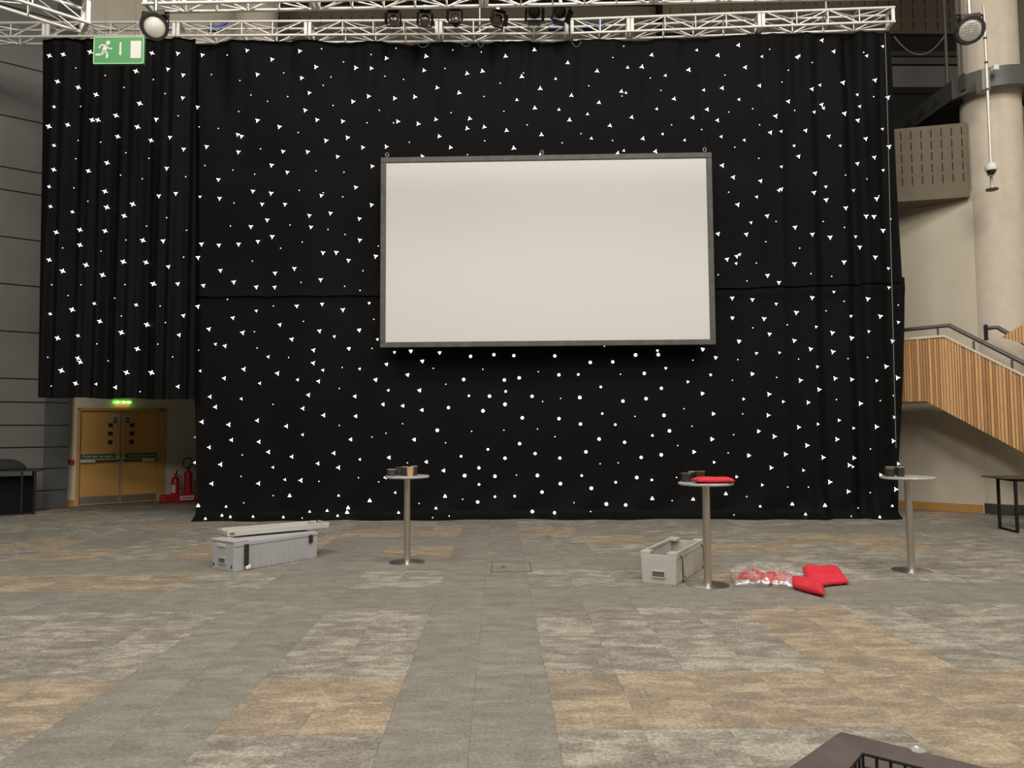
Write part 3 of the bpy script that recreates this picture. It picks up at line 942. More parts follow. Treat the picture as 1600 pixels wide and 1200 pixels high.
TILES = {
 (60, 60): ("80,127 182,118 380,100 835,108 1025,110 1205,122 1534,88 717,241 952,226 1064,269 140,317 293,360 423,413 745,478 1061,437 1170,505 570,567 866,595 395,600 437,600 76,647 215,635 728,651 583,722 828,750 967,727 1068,814 1236,796 1465,707 1493,720 1470,835 505,915 943,955 113,965 368,975 1323,1038 490,1125 885,1158 1010,1140 1332,1176 1577,1123",
  "115,503 115,787 79,1090 1188,1164",
  "275,217 491,272 629,361 845,303 932,406 1388,123 1272,265 1481,310 1562,416 1473,538 311,500 1028,569 1182,650 1323,662 292,750 457,763 643,841 813,881 275,885 1224,935 1430,968 604,1006 764,1032 1083,1017 1590,998 261,1099 364,1197"),
 (400, 60): ("117,154 321,93 440,210 10,265 335,291 733,216 847,220 958,146 1250,131 1235,235 1552,258 391,400 827,425 712,464 1019,440 1167,430 1331,362 1493,400 361,528 448,599 637,609 10,603 171,650 1042,611 1192,628 1322,596 1571,590 1552,662 672,729 514,751 784,802 199,831 379,834 599,869 958,796 1347,720 1430,802 1221,866 114,932 230,984 854,940 733,1095 110,1138 480,1155",
  "",
  "482,76 643,173 846,119 204,254 551,284 494,345 1030,72 1447,86 1390,222 948,278 1085,301 85,463 233,427 567,493 907,529 1434,546 816,620 1011,621 310,692 33,812 1127,764 1555,855 441,974 647,984 318,1117 638,1165 495,1135"),
 (740, 60): ("235,131 447,84 65,241 354,281 490,369 692,180 908,240 1310,122 1238,209 1583,231 720,420 922,472 1087,390 1475,444 450,512 705,600 1003,641 1163,580 78,651 242,677 499,708 295,807 488,862 1245,737 1060,845 1338,831",
  "603,297 1133,214 1411,273 318,452 627,524 838,557 1347,519 1120,400 866,735 1390,703 1552,748 1105,825",
  "56,101 366,254 196,329 77,427 1104,58 1024,140 847,348 1299,291 1377,382 223,536 394,636 82,753 651,768 790,701 1022,751 1456,636 1091,424"),
 (1080, 60): ("348,50 197,125 780,138 1049,96 962,14 398,213 228,365 503,347 1117,325 1352,307 889,372 715,463 960,487 118,522 194,602 622,571 1128,552 1226,602 583,692 842,677 1013,719 1284,737 790,867 1456,795 1347,874 1223,920 229,934 310,1021 511,1048 912,991 663,1108 903,1133 1364,1178 993,1187 1447,434 12,583",
  "42,86 521,133 1292,128 1409,58 794,128 947,343 1222,413 1240,500 974,513 905,541 93,380 352,449 221,722 391,748 662,683 757,789 1097,789 1407,666 664,943 1412,969 990,1090 1194,1117 482,1165 645,1118",
  "577,80 890,177 714,234 1268,103 248,270 667,321 1342,428 452,517 276,542 761,530 503,636 77,670 321,800 497,882 1135,1005 1292,1033 275,1131 1380,1157"),
 (60, 315): ("503,42 693,19 631,105 131,226 305,208 490,216 305,319 768,285 917,289 1199,312 1327,320 1472,313 1562,184 79,429 350,466 178,511 472,540 624,442 791,447 956,478 1174,411 1338,506 1436,591 845,605 1025,604 1213,617 248,795 1172,771 1067,838 1430,855 452,881 798,905 610,963 1035,981 1254,937 1502,963 141,1004 1372,1061 727,1083 307,1180 290,1152",
  "89,36 250,76 411,750 719,760 87,826 291,986 1302,1048",
  "943,118 795,180 1412,179 1438,10 1089,211 643,283 178,341 461,364 1068,408 1573,437 98,612 313,612 636,610 218,691 561,710 1390,719 895,768 610,842 934,890 430,1046 878,1048 1178,1092 987,1142 69,1145 513,1171 1588,957"),
 (400, 315): ("45,18 213,20 392,102 547,85 849,24 760,126 82,135 404,187 119,257 14,293 763,283 493,376 590,374 680,432 880,402 282,492 140,526 475,574 137,629 2,628 300,768 486,754 639,795 175,905 467,951 759,945 263,1012 423,1092 683,1081 421,1187 1138,1099 1350,1111 1223,1173 1578,1138 960,1196",
  "832,746 576,992 893,1013 90,1141 1018,1108 2,803",
  "250,172 529,205 655,242 899,327 340,298 181,343 787,509 331,594 652,623 765,653 128,768 349,881 866,866 8,1077 240,1146 853,1079"),
 (1080, 315): ("343,22 559,105 1137,46 764,189 197,237 406,240 891,240 1022,262 1287,107 1344,110 1411,212 1240,334 1354,408 1124,444 760,457 264,424 335,402 562,543 645,595 302,709 450,721 890,706 1299,715 773,816 303,855 536,861 1391,843 576,974 1038,964 1180,1003 1480,1025 352,1027 758,1022 878,1084 1042,1104 85,1086 180,1147",
  "440,154 1209,257 357,388 331,454 1450,491 1454,632 1049,664 625,752 1175,842 919,921 1306,955 1523,887 480,1115 649,1111",
  "624,146 971,146 1127,190 1468,128 549,295 798,342 479,452 198,538 410,583 881,530 1033,550 1124,733 992,803 1522,761 453,928 706,906 343,1162 790,1158 1153,1155 1297,1146 12,1166"),
 (60, 570): ("169,43 648,57 831,58 273,137 567,166 1027,160 1511,32 1367,99 1262,235 1302,310 1203,420 1400,440 1420,553 1257,607 1340,733 1275,874 1175,1036",
  "425,142 1190,45 1492,250 1149,719 1380,1043 1349,1108 1411,1118 1262,1128 1578,1116",
  "94,156 748,198 1151,533 1499,663 1490,821 1510,1015"),
 (400, 570): ("158,63 460,121 880,110 1115,74 1527,108 386,222 1203,188 728,232 345,321 498,371 935,291 1080,302 1221,333 1415,315 10,410 734,378 224,452 1333,482 697,549 1164,550 22,566 92,641 264,676 573,650 456,726 607,756 979,682 1253,714 1380,778 1534,815 952,828 330,850 19,873 247,963 836,1000 1390,967 677,1052 670,1085",
  "492,39 762,30 306,110 28,136 973,188 1565,228 343,514 764,696 125,754 213,845 1508,673 607,962 1024,940 394,1080 523,1073 1323,1055 1048,1087 201,1120 600,1110",
  "634,20 1303,26 612,174 1396,143 125,291 612,446 1078,433 1586,489 956,503 853,531 1394,573 463,857 753,830 902,861 126,962 1199,1020 1519,989 1113,721 1420,1112 1310,1128 362,1128"),
 (740, 570): ("226,112 335,96 627,74 117,231 430,232 231,291 69,339 358,390 628,396 781,241 1098,267 1268,249 1381,173 1255,63 1400,372 1440,486 786,436 923,546 1110,570 338,580 452,653 231,687 39,758 634,686 826,640 1232,681 1380,662 157,820 469,814 638,874 1200,829 866,908 503,936 30,1009 976,1024 1118,1031 1314,984 432,1079 595,1088",
  "770,71 935,163 1413,25 1575,125 236,196 946,359 1042,440 1315,520 105,622 795,815 1045,864 1310,847 302,966 157,970 40,880",
  "68,33 476,51 1080,70 507,270 640,247 1186,380 1546,323 223,481 470,472 598,529 1501,594 930,728 1063,721 315,811 738,1014 860,1079 1492,828 1460,999"),
 (740, 500): ("149,255 296,262 597,264 858,312 1023,308 1191,257 1358,255", "1352,225", "962,193"),
 (1080, 570): ("449,67 803,114 1058,100 1181,108 1517,95 1433,12 940,182 82,211 572,216 860,277 1244,285 163,360 566,371 790,459 1362,456 495,489 611,527 152,547 1072,548 1486,560 20,641 851,593 423,667 693,658 970,681 1197,685 1162,738 587,757 1019,862 1155,932 1504,916 255,949 14,989 743,1025 984,1035",
  "143,74 928,14 1364,116 385,252 677,271 1493,385 932,436 1087,408 1194,466 1522,728 1392,808 1188,750 825,776 168,717 334,824 522,884 129,1026 507,1041 841,1099 1479,1038 1338,1130",
  "303,114 629,93 1068,256 1391,263 1486,227 379,361 6,452 312,514 272,648 1318,619 710,899 862,900 408,969 1316,940 1228,1053 315,1104 1153,1138"),
}


def star_mesh(nm, n, ro, ri, h, m):
    """a faceted domed LED cap facing -Y with n points"""
    vs = [(0, -h, 0)]
    for i in range(2 * n):
        a = math.pi * i / n
        r = ro if i % 2 == 0 else ri
        vs.append((r * math.cos(a), 0, r * math.sin(a)))
    k = 2 * n
    fs = [(0, 1 + (i + 1) % k, 1 + i) for i in range(k)]
    fs.append(tuple(range(1, k + 1)))
    me = bpy.data.meshes.new(nm)
    me.from_pydata(vs, [], fs)
    me.materials.append(m)
    return me


S_TRI = star_mesh('star_three_point', 3, 0.052, 0.017, 0.02, STAR)
S_MID = star_mesh('star_blunt', 3, 0.043, 0.023, 0.02, STAR)
S_RND = star_mesh('star_round', 4, 0.033, 0.031, 0.02, STAR)
S_FOUR = star_mesh('star_four_point', 4, 0.058, 0.02, 0.02, STAR)
S_DOT = star_mesh('star_dot', 4, 0.011, 0.0105, 0.01, STAR_DIM)
nstar = 0
for (tx, ty), lists in TILES.items():
    for q, txt in enumerate(lists):
        for pr in txt.split():
            a_, b2 = pr.split(',')
            px = tx + int(a_) * 0.2125; py = ty + int(b2) * 0.2125
            seam = 461 if px < 852 else 461 - (px - 852) * 0.034
            if px < 301 and py < 625: ci = 0
            elif py < seam: ci = 1 if px < 852 else 2
            else: ci = 3 if px < 852 else 4
            o, pl, surf, base, n, az = CLOTHS[ci]
            P = onp(px, py, *pl)
            if P.z < 0.05: P.z = 0.05
            d, _ = surf(P)
            pos = P + n * (d + 0.045)
            # keep the seen position: slide along the view ray instead of straight out
            for it in range(5):
                Pt = onp(px, py, pl[0] + n * (d + 0.04), pl[1] + n * (d + 0.04))
                d = 0.5 * d + 0.5 * max(surf(Pt + n * 0)[0], surf(Pt + (pl[1] - pl[0]).normalized() * 0.04)[0], surf(Pt - (pl[1] - pl[0]).normalized() * 0.04)[0])
            if Pt.z > 0.06: pos = Pt
            dx, dy = px - 860, 640 - py
            if q == 2:
                me = S_DOT; rot = 0; sc = 1.0
            else:
                dist = math.hypot(dx, dy)
                rot = math.atan2(max(dy, 0), dx) if py < 770 else R(90)  # arms turned outward, the way lens glare smears
                me = S_RND if dist < 190 else (S_MID if dist < 330 else S_TRI)
                if px < 240 and py < 600: me = S_FOUR; rot = R(-22)
                if py > 770 and dist > 250: me = S_MID
                sc = (1.0 if q == 0 else 0.70) * random.uniform(0.92, 1.08)
            share('star_light', me, o, pos - base, (0, -rot, az), (sc * (1.12 if me is S_FOUR else 1), sc, sc * (0.85 if me is S_FOUR else 1)))
            nstar += 1

# thin cable hanging along the right cloth edge
pts = [dep(1383, 52, 14.35), dep(1386, 150, 14.3), dep(1391, 350, 14.25), dep(1397, 580, 14.2), dep(1400, 700, 14.2)]
o = MB().path(pts, 0.008, 5).build('hanging_cord', mat('cord_grey', (0.16, 0.16, 0.155), 0.6), None, world=tuple(pts[-1]))
tag(o, 'thin grey cord hanging down the right edge of the star cloth', 'cord')

# ================================================================== PROJECTION SCREEN
S0 = gd(594, 14.45); S1 = gd(1116, 14.28)
tl = onp(594.5, 246, S0, S1); tr = onp(1113, 239, S0, S1); bl = onp(594.5, 544, S0, S1); br = onp(1117, 538, S0, S1)
st_ = (S1 - S0).normalized()
sc_az = math.atan2(st_.y, st_.x)
xa = ((tl - S0).dot(st_) + (bl - S0).dot(st_)) / 2; xb = ((tr - S0).dot(st_) + (br - S0).dot(st_)) / 2
za_ = (bl.z + br.z) / 2; zb_ = (tl.z + tr.z) / 2
mid = S0 + st_ * ((xa + xb) / 2)
scr = thing('projection_screen', 'large blank white projection screen with black border hanging on the star cloth', 'screen',
            (mid.x, mid.y, za_), sc_az)
W_ = xb - xa; H_ = zb_ - za_
bw = 0.105
b = MB()
nx, nz = 24, 14
vs = []; fs = []
for j in range(nz + 1):
    for i in range(nx + 1):
        x = -W_ / 2 + bw * 0.9 + (W_ - 1.8 * bw) * i / nx; z = bw * 0.9 + (H_ - 1.8 * bw) * j / nz
        y = 0.012 * math.sin(i / nx * math.pi) * math.sin(j / nz * math.pi)
        vs.append((x, y, z))
for j in range(nz):
    for i in range(nx):
        q = j * (nx + 1) + i
        fs.append((q, q + 1, q + nx + 2, q + nx + 1))
b.add(vs, fs)
so = b.build('screen_surface', SCREEN, scr); so.data.shade_smooth()
for (cx, cz, sx, sz, nm) in ((0, bw / 2, W_, bw, 1), (0, H_ - bw / 2, W_, bw, 1), (-W_ / 2 + bw / 2, H_ / 2, bw, H_ - 2 * bw, 0), (W_ / 2 - bw / 2, H_ / 2, bw, H_ - 2 * bw, 0)):
    MB().box((cx, 0.0, cz), (sx, 0.055, sz)).build('border', SCREENB, scr, bevel=0.01)
for px in (605, 847, 1101):
    xx = (onp(px, 243, S0, S1) - mid).dot(st_)
    pts = [(xx + 0.03 * math.cos(a), -0.01, H_ + 0.055 + 0.04 * math.sin(a)) for a in [2 * math.pi * i / 12 for i in range(12)]]
    MB().path(pts, 0.008, 6, True).build('shackle', mat('shackle_zinc', (0.5, 0.48, 0.45), 0.4, 0.7), scr, smooth=True)
    MB().tube((xx, 0, H_ + 0.08), (xx, 0.22, onp(px, 58, S0, S1).z - za_), 0.003, 5).build('hanging_wire', BLACKMETAL, scr)

# ================================================================== TRUSSES
TCACHE = {}


def truss(p0, p1, sz, label, npan=4, flip=0, rad=0.026, group='aluminium box truss sections'):
    """square truss; p0->p1 is the line of the rear bottom chord; local x along, -y to the viewer, z up"""
    d = p1 - p0; L = d.length
    t = thing('truss_section', label, 'truss', tuple(p0), math.atan2(d.y, d.x), group=group)
    key = (round(L, 2), sz, npan)
    if key not in TCACHE:
        o = MB().tube((0, 0, 0), (L, 0, 0), rad, 10).build('chord', ALU, smooth=True)
        TCACHE[key] = o.data; bpy.data.objects.remove(o)
    cm = TCACHE[key]
    for (y, z) in ((0, 0), (-sz, 0), (0, sz), (-sz, sz)):
        share('chord', cm, t, (0, y, z))
    step = (L - 0.16) / npan

    def brace(a, b):
        k2 = ('b', round((Vector(b) - Vector(a)).length, 2))
        if k2 not in TCACHE:
            o = MB().tube((0, 0, 0), (0, 0, k2[1]), 0.0125, 6).build('brace', ALU, smooth=True)
            TCACHE[k2] = o.data; bpy.data.objects.remove(o)
        q = (Vector(b) - Vector(a)).to_track_quat('Z', 'X').to_euler()
        share('brace', TCACHE[k2], t, a, q)
    for (ya, za, yb, zb2) in ((-sz, 0, -sz, sz), (0, 0, 0, sz), (0, 0, -sz, 0), (0, sz, -sz, sz)):
        for i in range(npan):
            xa_, xb_ = 0.08 + i * step, 0.08 + (i + 1) * step
            if (i + flip) % 2: brace((xa_, ya, za), (xb_, yb, zb2))
            else: brace((xb_, ya, za), (xa_, yb, zb2))
            if i: brace((xa_, ya, za), (xa_, yb, zb2))
    for x in (0.035, L - 0.035):
        if 'plate' not in TCACHE:
            b = MB()
            for y in (-1, 1):
                b.box((0, y * 0.13, 0), (0.06, 0.035, 0.30))
            for z in (-1, 1):
                b.box((0, 0, z * 0.135), (0.06, 0.23, 0.03))
            o = b.build('end_frame', ALU_W); TCACHE['plate'] = o.data; bpy.data.objects.remove(o)
        share('end_frame', TCACHE['plate'], t, (x, -sz / 2, sz / 2), (0, 0, 0), (1, sz / 0.29, sz / 0.29))
    return t


SZ = 0.29
TZ = onp(600, 65.5, *LEFTP).z
TRUSS_P = []


def tp(px, pl):
    p = onp(px, 66, *pl); p.z = TZ
    return p


names = ['leftmost section of the back truss, beside the grey wall', 'back truss section behind the hanging green exit sign', 'back truss section right of the big spotlight, above the pleated cloth end',
         'back truss section with bright glare above the left upper cloth', 'back truss section carrying the dark barn door lamps', ]
edges = [-115, 85, 285, 487, 688, 888]
for i in range(5):
    truss(tp(edges[i], LEFTP), tp(edges[i + 1] - 1, LEFTP), SZ, names[i], 4, i % 2)
PB = tp(891, LEFTP); PR = tp(1390, RIGHTP)
TR0 = PB.copy(); TR1 = PR.copy(); TR1.z = onp(1390, 51, *RIGHTP).z; TR1.z = TZ
e2 = [891, 985, 1187, 1389]
nm2 = ['short back truss section just right of the cloth seam', 'back truss section above the right half of the screen', 'rightmost back truss section ending by the gallery']
for i in range(3):
    fa = (e2[i] - 891) / 498; fb = (e2[i + 1] - 891) / 498
    truss(TR0.lerp(TR1, fa), TR0.lerp(TR1, fb - 0.001), SZ, nm2[i], 2 if i == 0 else 4, i % 2)
# nearer truss across the top of the picture
FZ = dep(800, 13, 11.6).z
fe = [235, 500, 765, 1030, 1295, 1532]
nf = ['leftmost front truss section beside the left spotlight', 'front truss section over the left of the screen', 'front truss section over the middle of the screen', 'front truss section over the screen right corner', 'rightmost front truss section ending at the cream column']
FA = dep(235, 15, 11.65); FB = dep(1532, 9, 11.35)
FA.z = FB.z = FZ
for i in range(5):
    fa = (fe[i] - 235) / 1297; fb = (fe[i + 1] - 235) / 1297
    truss(FA.lerp(FB, fa), FA.lerp(FB, fb - 0.001), 0.24, nf[i], 5, i % 2, 0.027)
# corner truss running diagonally at the top left
q1 = dep(132, 52, 12.6)
dirc = Vector((-math.sin(R(49)), -math.cos(R(49)), 0))
q0 = q1 + dirc * 3.2
truss(q0, q1, 0.42, 'heavy diagonal truss coming in at the top left corner', 4, 1, 0.03)
# hoists that carry the trusses
HO = []
for (p, lb) in ((tp(150, LEFTP), 'hoist chain above the back truss near the exit sign'), (tp(750, LEFTP), 'hoist chain above the back truss at the screen middle'),
                (TR0.lerp(TR1, 0.8), 'hoist chain above the back truss near the right end'), (FA.lerp(FB, 0.12), 'hoist chain above the front truss left part'), (FA.lerp(FB, 0.9), 'hoist chain above the front truss right part'),
                (q0.lerp(q1, 0.5), 'hoist chain above the diagonal corner truss')):
    z0 = p.z + 0.2
    n_ = Vector((0, -0.12, 0))
    o = MB().tube(p + n_ + Vector((0, 0, 0.1)), Vector((p.x, p.y - 0.12, CEIL)), 0.02, 6).build('hoist_chain', mat('hoist_steel', (0.5, 0.47, 0.4), 0.45, 0.4), None, world=(p.x, p.y - 0.12, z0))
    tag(o, lb, 'chain', 'hoist chains')


# ================================================================== STAGE LAMPS
def lamp_dirm(target, pos):
    return (Vector(target) - Vector(pos)).to_track_quat('Z', 'Y').to_matrix()


def par_can(px, py, d, label, aim, ln=0.30, r=0.10, hang=0.3):
    c = dep(px, py, d)
    t = thing('stage_lamp', label, 'stage lamp', tuple(c), 0, group='stage lamps on the trusses')
    m3 = lamp_dirm(c + Vector(aim), c)
    MB().lathe([(r * 0.5, -ln), (r * 0.8, -ln * 0.85), (r, -ln * 0.6), (r, 0), (r * 0.93, 0), (r * 0.93, -0.04)], 20, (0, 0, 0), m3).build('can', BLACKPL, t, smooth=True)
    MB().lathe([(r * 0.92, -0.035), (r * 0.6, -0.02), (0.001, -0.015)], 20, (0, 0, 0), m3).build('lens', LENSDK, t, smooth=True)
    b = MB()
    s = r * 1.25
    for a in range(4):
        rm = m3 @ Matrix.Rotation(R(90 * a), 3, 'Z')
        b.box(rm @ Vector((0, s, 0.012)), (2 * s + 0.02, 0.02, 0.02), 0, rm)
    b.build('gel_frame', BLACKMETAL, t)
    for a in range(4):
        rm = m3 @ Matrix.Rotation(R(90 * a), 3, 'Z')
        MB().box(rm @ Vector((0, s * 1.12, 0.07)), (1.7 * s, 0.006, 0.13), 0, rm @ Matrix.Rotation(R(-20), 3, 'X')).build('barn_door', BLACKMETAL, t)
    pts = [(-r * 1.25, 0, -0.05), (-r * 1.25, 0.03, hang * 0.7), (r * 1.25, 0.03, hang * 0.7), (r * 1.25, 0, -0.05)]
    MB().path(pts, 0.012, 6).build('yoke', BLACKMETAL, t)
    MB().box((0, 0.03, hang * 0.85), (0.06, 0.06, hang * 0.36)).build('clamp', STEEL, t)
    return t


par_can(615, 31, 14.2, 'dark barn door lamp hanging left of the four on the truss', (0.05, -0.9, -0.25))
par_can(664, 31, 14.2, 'dark barn door lamp second in the row of four', (0.1, -0.9, -0.3))
par_can(711, 27, 14.2, 'dark barn door lamp third in the row, hung a little higher', (0.0, -0.9, -0.05))
par_can(778, 30, 14.2, 'dark lamp at the right of four, tilted sideways', (0.35, -0.8, -0.45))
par_can(835, 20, 14.2, 'black lamp tucked under the front truss left of the cloth seam', (0.0, -0.5, -0.8), r=0.12)
par_can(876, 20, 14.2, 'black lamp tucked under the front truss above the cloth seam', (0.25, -0.5, -0.8), r=0.12)


def big_spot(px, py, d, label, aim, r=0.19, grid=True):
    c = dep(px, py, d)
    t = thing('spot_lamp', label, 'stage lamp', tuple(c), 0, group='large round spot lamps')
    m3 = lamp_dirm(c + Vector(aim), c)
    MB().lathe([(r * 0.45, -0.30), (r * 1.0, -0.25), (r * 1.28, -0.12), (r * 1.22, 0.0), (r * 1.0, 0.0), (r * 0.97, -0.05)], 28, (0, 0, 0), m3).build('housing', BLACKPL, t, smooth=True)
    MB().lathe([(r * 0.95, -0.03), (r * 0.6, 0.0), (0.001, 0.012)], 28, (0, 0, 0), m3).build('lens', LENS, t, smooth=True)
    b = MB()
    for i in (range(-4, 5) if grid else ()):
        x = i * r * 0.2
        hgt = math.sqrt(max(0.0, (r * 0.93) ** 2 - x * x))
        b.box(m3 @ Vector((x, 0, 0.014)), (0.006, 2 * hgt, 0.006), 0, m3)
        b.box(m3 @ Vector((0, x, 0.014)), (2 * hgt, 0.006, 0.006), 0, m3)
    if grid: b.build('lens_grille', mat('grille_grey', (0.25, 0.24, 0.22), 0.5), t)
    MB().box((0, 0.05, r * 1.25), (r * 1.9, 0.16, 0.10), 0, Matrix.Rotation(R(-8), 3, 'Y')).build('ballast_box', BLACKPL, t, bevel=0.02)
    pts = [(-r * 1.25, 0, 0), (-r * 1.25, 0.02, r * 1.5), (r * 1.25, 0.02, r * 1.5), (r * 1.25, 0, 0)]
    MB().path(pts, 0.016, 6).build('yoke', BLACKMETAL, t)
    MB().tube((0, 0.02, r * 1.5), (0, 0.02, r * 1.5 + 0.25), 0.03, 8).build('clamp', STEEL, t)
    return t


big_spot(242, 42, 11.35, 'large black spot lamp with white lens right of the exit sign', (0.45, -0.75, -0.5), 0.165, False)
big_spot(1517, 47, 11.1, 'large black spot lamp with gridded lens by the cream column', (-0.25, -0.8, -0.4), 0.165)

# small bits of cable on the trusses
rs = random.Random(11)
for i, (xa_, xb_, dy) in enumerate(((650, 672, 11), (718, 738, 9), (745, 757, 10), (893, 908, 10))):
    p0 = dep(xa_, 64, 14.6); p1 = dep(xb_, 64, 14.6)
    pts = []
    for k in range(11):
        s = k / 10; p = p0.lerp(p1, s); p.z -= 4 * s * (1 - s) * dy / 1170 * 14.6
        pts.append(p)
    o = MB().path(pts, 0.007, 5).build('cable_loop', CABLE, None, world=tuple(pts[5]))
    tag(o, ['cable loop dangling below the truss left of the screen centre', 'cable loop below the truss with a grey connector', 'tiny cable loop beside the grey connector', 'cable loop below the truss right of the cloth seam'][i], 'cable', 'cable loops under the back truss')
for i, (px, py) in enumerate(((336, 46), (868, 44), (922, 44))):
    p = dep(px, py - 1, 15.03)
    o = MB().box(p, (0.3, 0.12, 0.1)).build('blue_clip_bundle', BLUE_LIGHT, None, world=tuple(p), bevel=0.02)  # solid blue block stands for blue light behind the truss
    MB().tube((0.1, -0.02, 0.0), (0.28, -0.02, 0.16), 0.03, 8).build('strap_end', BLUE_LIGHT, o)
    tag(o, ['blue strap bundle behind the truss right of the left spot', 'blue strap bundle behind the truss near the cloth seam', 'blue strap bundle behind the truss right of the seam'][i], 'strap', 'blue strap bundles behind the truss')

# ================================================================== HANGING EXIT SIGN
e_tl = dep(147, 59, 11.0); e_tr = dep(225.5, 57.5, 11.0); e_bl = dep(147, 101, 11.0)
ew = (e_tr - e_tl).length; eh = (e_tl - e_bl).length
xd = (e_tr - e_tl); xd.z = 0; xd.normalize()
es = thing('exit_sign', 'hanging green exit sign with white running man, arrow and door', 'exit sign', tuple((e_bl + dep(225.5, 101, 11.0)) / 2), math.atan2(xd.y, xd.x))
MB().box((0, 0, eh / 2), (ew, 0.05, eh)).build('sign_panel', GREEN, es, bevel=0.006)
b = MB()
for (cx, cz, sx, sz) in ((0, 0.006, ew, 0.012), (0, eh - 0.006, ew, 0.012), (-ew / 2 + 0.006, eh / 2, 0.012, eh), (ew / 2 - 0.006, eh / 2, 0.012, eh)):
    b.box((cx, -0.026, cz), (sx, 0.006, sz))
b.build('sign_rim', mat('rim_pale_green', (0.35, 0.6, 0.36), 0.4), es)
k = ew / 316


def spt(x, y): return (-ew / 2 + x * k, y * k * eh / (175 * k))


def stroke(b, pts, th):
    for (x0_, y0_), (x1_, y1_) in zip(pts, pts[1:]):
        p = Vector(spt(x0_, y0_)); q = Vector(spt(x1_, y1_))
        d = (q - p).normalized(); n = Vector((-d.y, d.x)) * th * k / 2
        poly = []
        for c, sg in ((p, -1), (q, 1)):
            base_a = math.atan2(d.y * sg, d.x * sg)
            for i in range(7):
                a = base_a - math.pi / 2 + math.pi * i / 6
                poly.append((c.x + math.cos(a) * th * k / 2, c.y + math.sin(a) * th * k / 2))
        b.prism(poly, (0, -0.0255, 0), (1, 0, 0), (0, 0, 1), 0.003)


b = MB()
hx, hz = spt(91, 137)
b.prism([(hx + 13 * k * math.cos(2 * math.pi * i / 16), hz + 13 * k * math.sin(2 * math.pi * i / 16)) for i in range(16)], (0, -0.0255, 0), (1, 0, 0), (0, 0, 1), 0.003)
stroke(b, [(76, 114), (67, 86)], 24)
stroke(b, [(74, 122), (47, 122), (35, 104)], 9)
stroke(b, [(82, 114), (95, 99), (114, 99)], 9)
stroke(b, [(69, 82), (88, 70), (86, 42)], 13)
stroke(b, [(65, 84), (52, 60), (18, 60)], 12)
b.build('running_man', SIGNWHITE, es)
b = MB()
stroke(b, [(169, 136), (169, 72)], 11)
b.prism([spt(157, 72), spt(169, 51), spt(181, 72)], (0, -0.0255, 0), (1, 0, 0), (0, 0, 1), 0.0035)
b.build('down_arrow', SIGNWHITE, es)
b = MB(); b.prism([spt(233, 36), spt(299, 36), spt(299, 148), spt(233, 148)], (0, -0.0255, 0), (1, 0, 0), (0, 0, 1), 0.003)
b.build('door_symbol', SIGNWHITE, es)
for sx in (-1, 1):
    MB().tube((sx * ew * 0.3, 0, eh - 0.005), (sx * ew * 0.3, 0, CEIL - es.location.z), 0.004, 5).build('suspension_wire', CABLE, es)

# ================================================================== CAMERA POLE on the column
pd = 14.35
ptop = dep(1537, 10, pd)
pole = thing('camera_pole', 'white vertical pole clamped to the walkway, holding a camera', 'pole', (ptop.x, ptop.y, dep(1552, 296, pd).z))
pz = pole.location.z
ztop_p = ptop.z - pz
MB().tube((0, 0, 0), (0, 0, ztop_p), 0.027, 10).build('tube', mat('pole_paint', (0.66, 0.64, 0.58), 0.4, 0.2), pole, smooth=True)
MB().lathe([(0.11, -0.012), (0.11, 0.012)], 16).build('foot_plate', DARK_SHADED_STEEL, pole)
for py in (60, 98, 140):
    MB().lathe([(0.032, -0.02), (0.032, 0.02)], 12, (0, 0, dep(1543, py, pd).z - pz)).build('collar', DARK_SHADED_STEEL, pole)
zz = dep(1543, 123, pd).z - pz
MB().box((0, 0.12, zz), (0.16, 0.2, 0.42)).build('bracket', mat('bracket_grey', (0.25, 0.24, 0.22), 0.5), pole, bevel=0.01)
MB().box((0.2, 0.05, zz + 0.24), (0.1, 0.1, 0.1)).build('junction_box', WHITEPL, pole)
cpos = dep(1548, 266, pd - 0.16)
sc_ = thing('dome_camera', 'white dome security camera on the vertical pole', 'security camera', tuple(cpos))
MB().box((0.06, 0.08, 0.02), (0.12, 0.1, 0.2)).build('mount', WHITEPL, sc_, bevel=0.02)
MB().lathe([(0.001, 0.12), (0.07, 0.11), (0.105, 0.06), (0.11, 0.0), (0.10, -0.03)], 24, (-0.03, -0.06, 0)).build('housing', WHITEPL, sc_, smooth=True)
MB().lathe([(0.082, -0.03), (0.07, -0.08), (0.04, -0.105), (0.001, -0.112)], 24, (-0.03, -0.06, 0)).build('dome', mat('dome_black', (0.02, 0.02, 0.02), 0.1), sc_, smooth=True)


# ================================================================== HIGH TABLES
def high_table(bpx, bpy, label, h=1.145, rt_=0.30, rb=0.235):
    p = fl(bpx, bpy)
    t = thing('high_table', label, 'table', tuple(p), 0, group='round steel high tables')
    MB().lathe([(rb, 0.0), (rb, 0.008), (rb * 0.9, 0.016), (0.08, 0.026), (0.055, 0.028)], 48).build('base', STEEL_POL, t, smooth=True)
    MB().tube((0, 0, 0.026), (0, 0, h - 0.03), 0.042, 28).build('column', STEEL, t, smooth=True)
    MB().lathe([(0.11, h - 0.045), (0.11, h - 0.03)], 28).build('top_flange', STEEL, t)
    MB().lathe([(rt_ - 0.012, h - 0.03), (rt_, h - 0.022), (rt_, h - 0.008), (rt_ - 0.008, h), (0.001, h)], 56).build('top', TABLE_GREY, t, smooth=True)
    return t, p, h


T1, T1p, TH = high_table(636, 879, 'round high table with black pots and a kraft cup, left of the screen', rt_=0.295)
T2, T2p, _ = high_table(1106, 914.5, 'round high table with a red cushion, beside the open grey crate', rt_=0.305)
T3, T3p, _ = high_table(1424, 892, 'round high table with bare top end, nearest the staircase', rt_=0.31, rb=0.225)


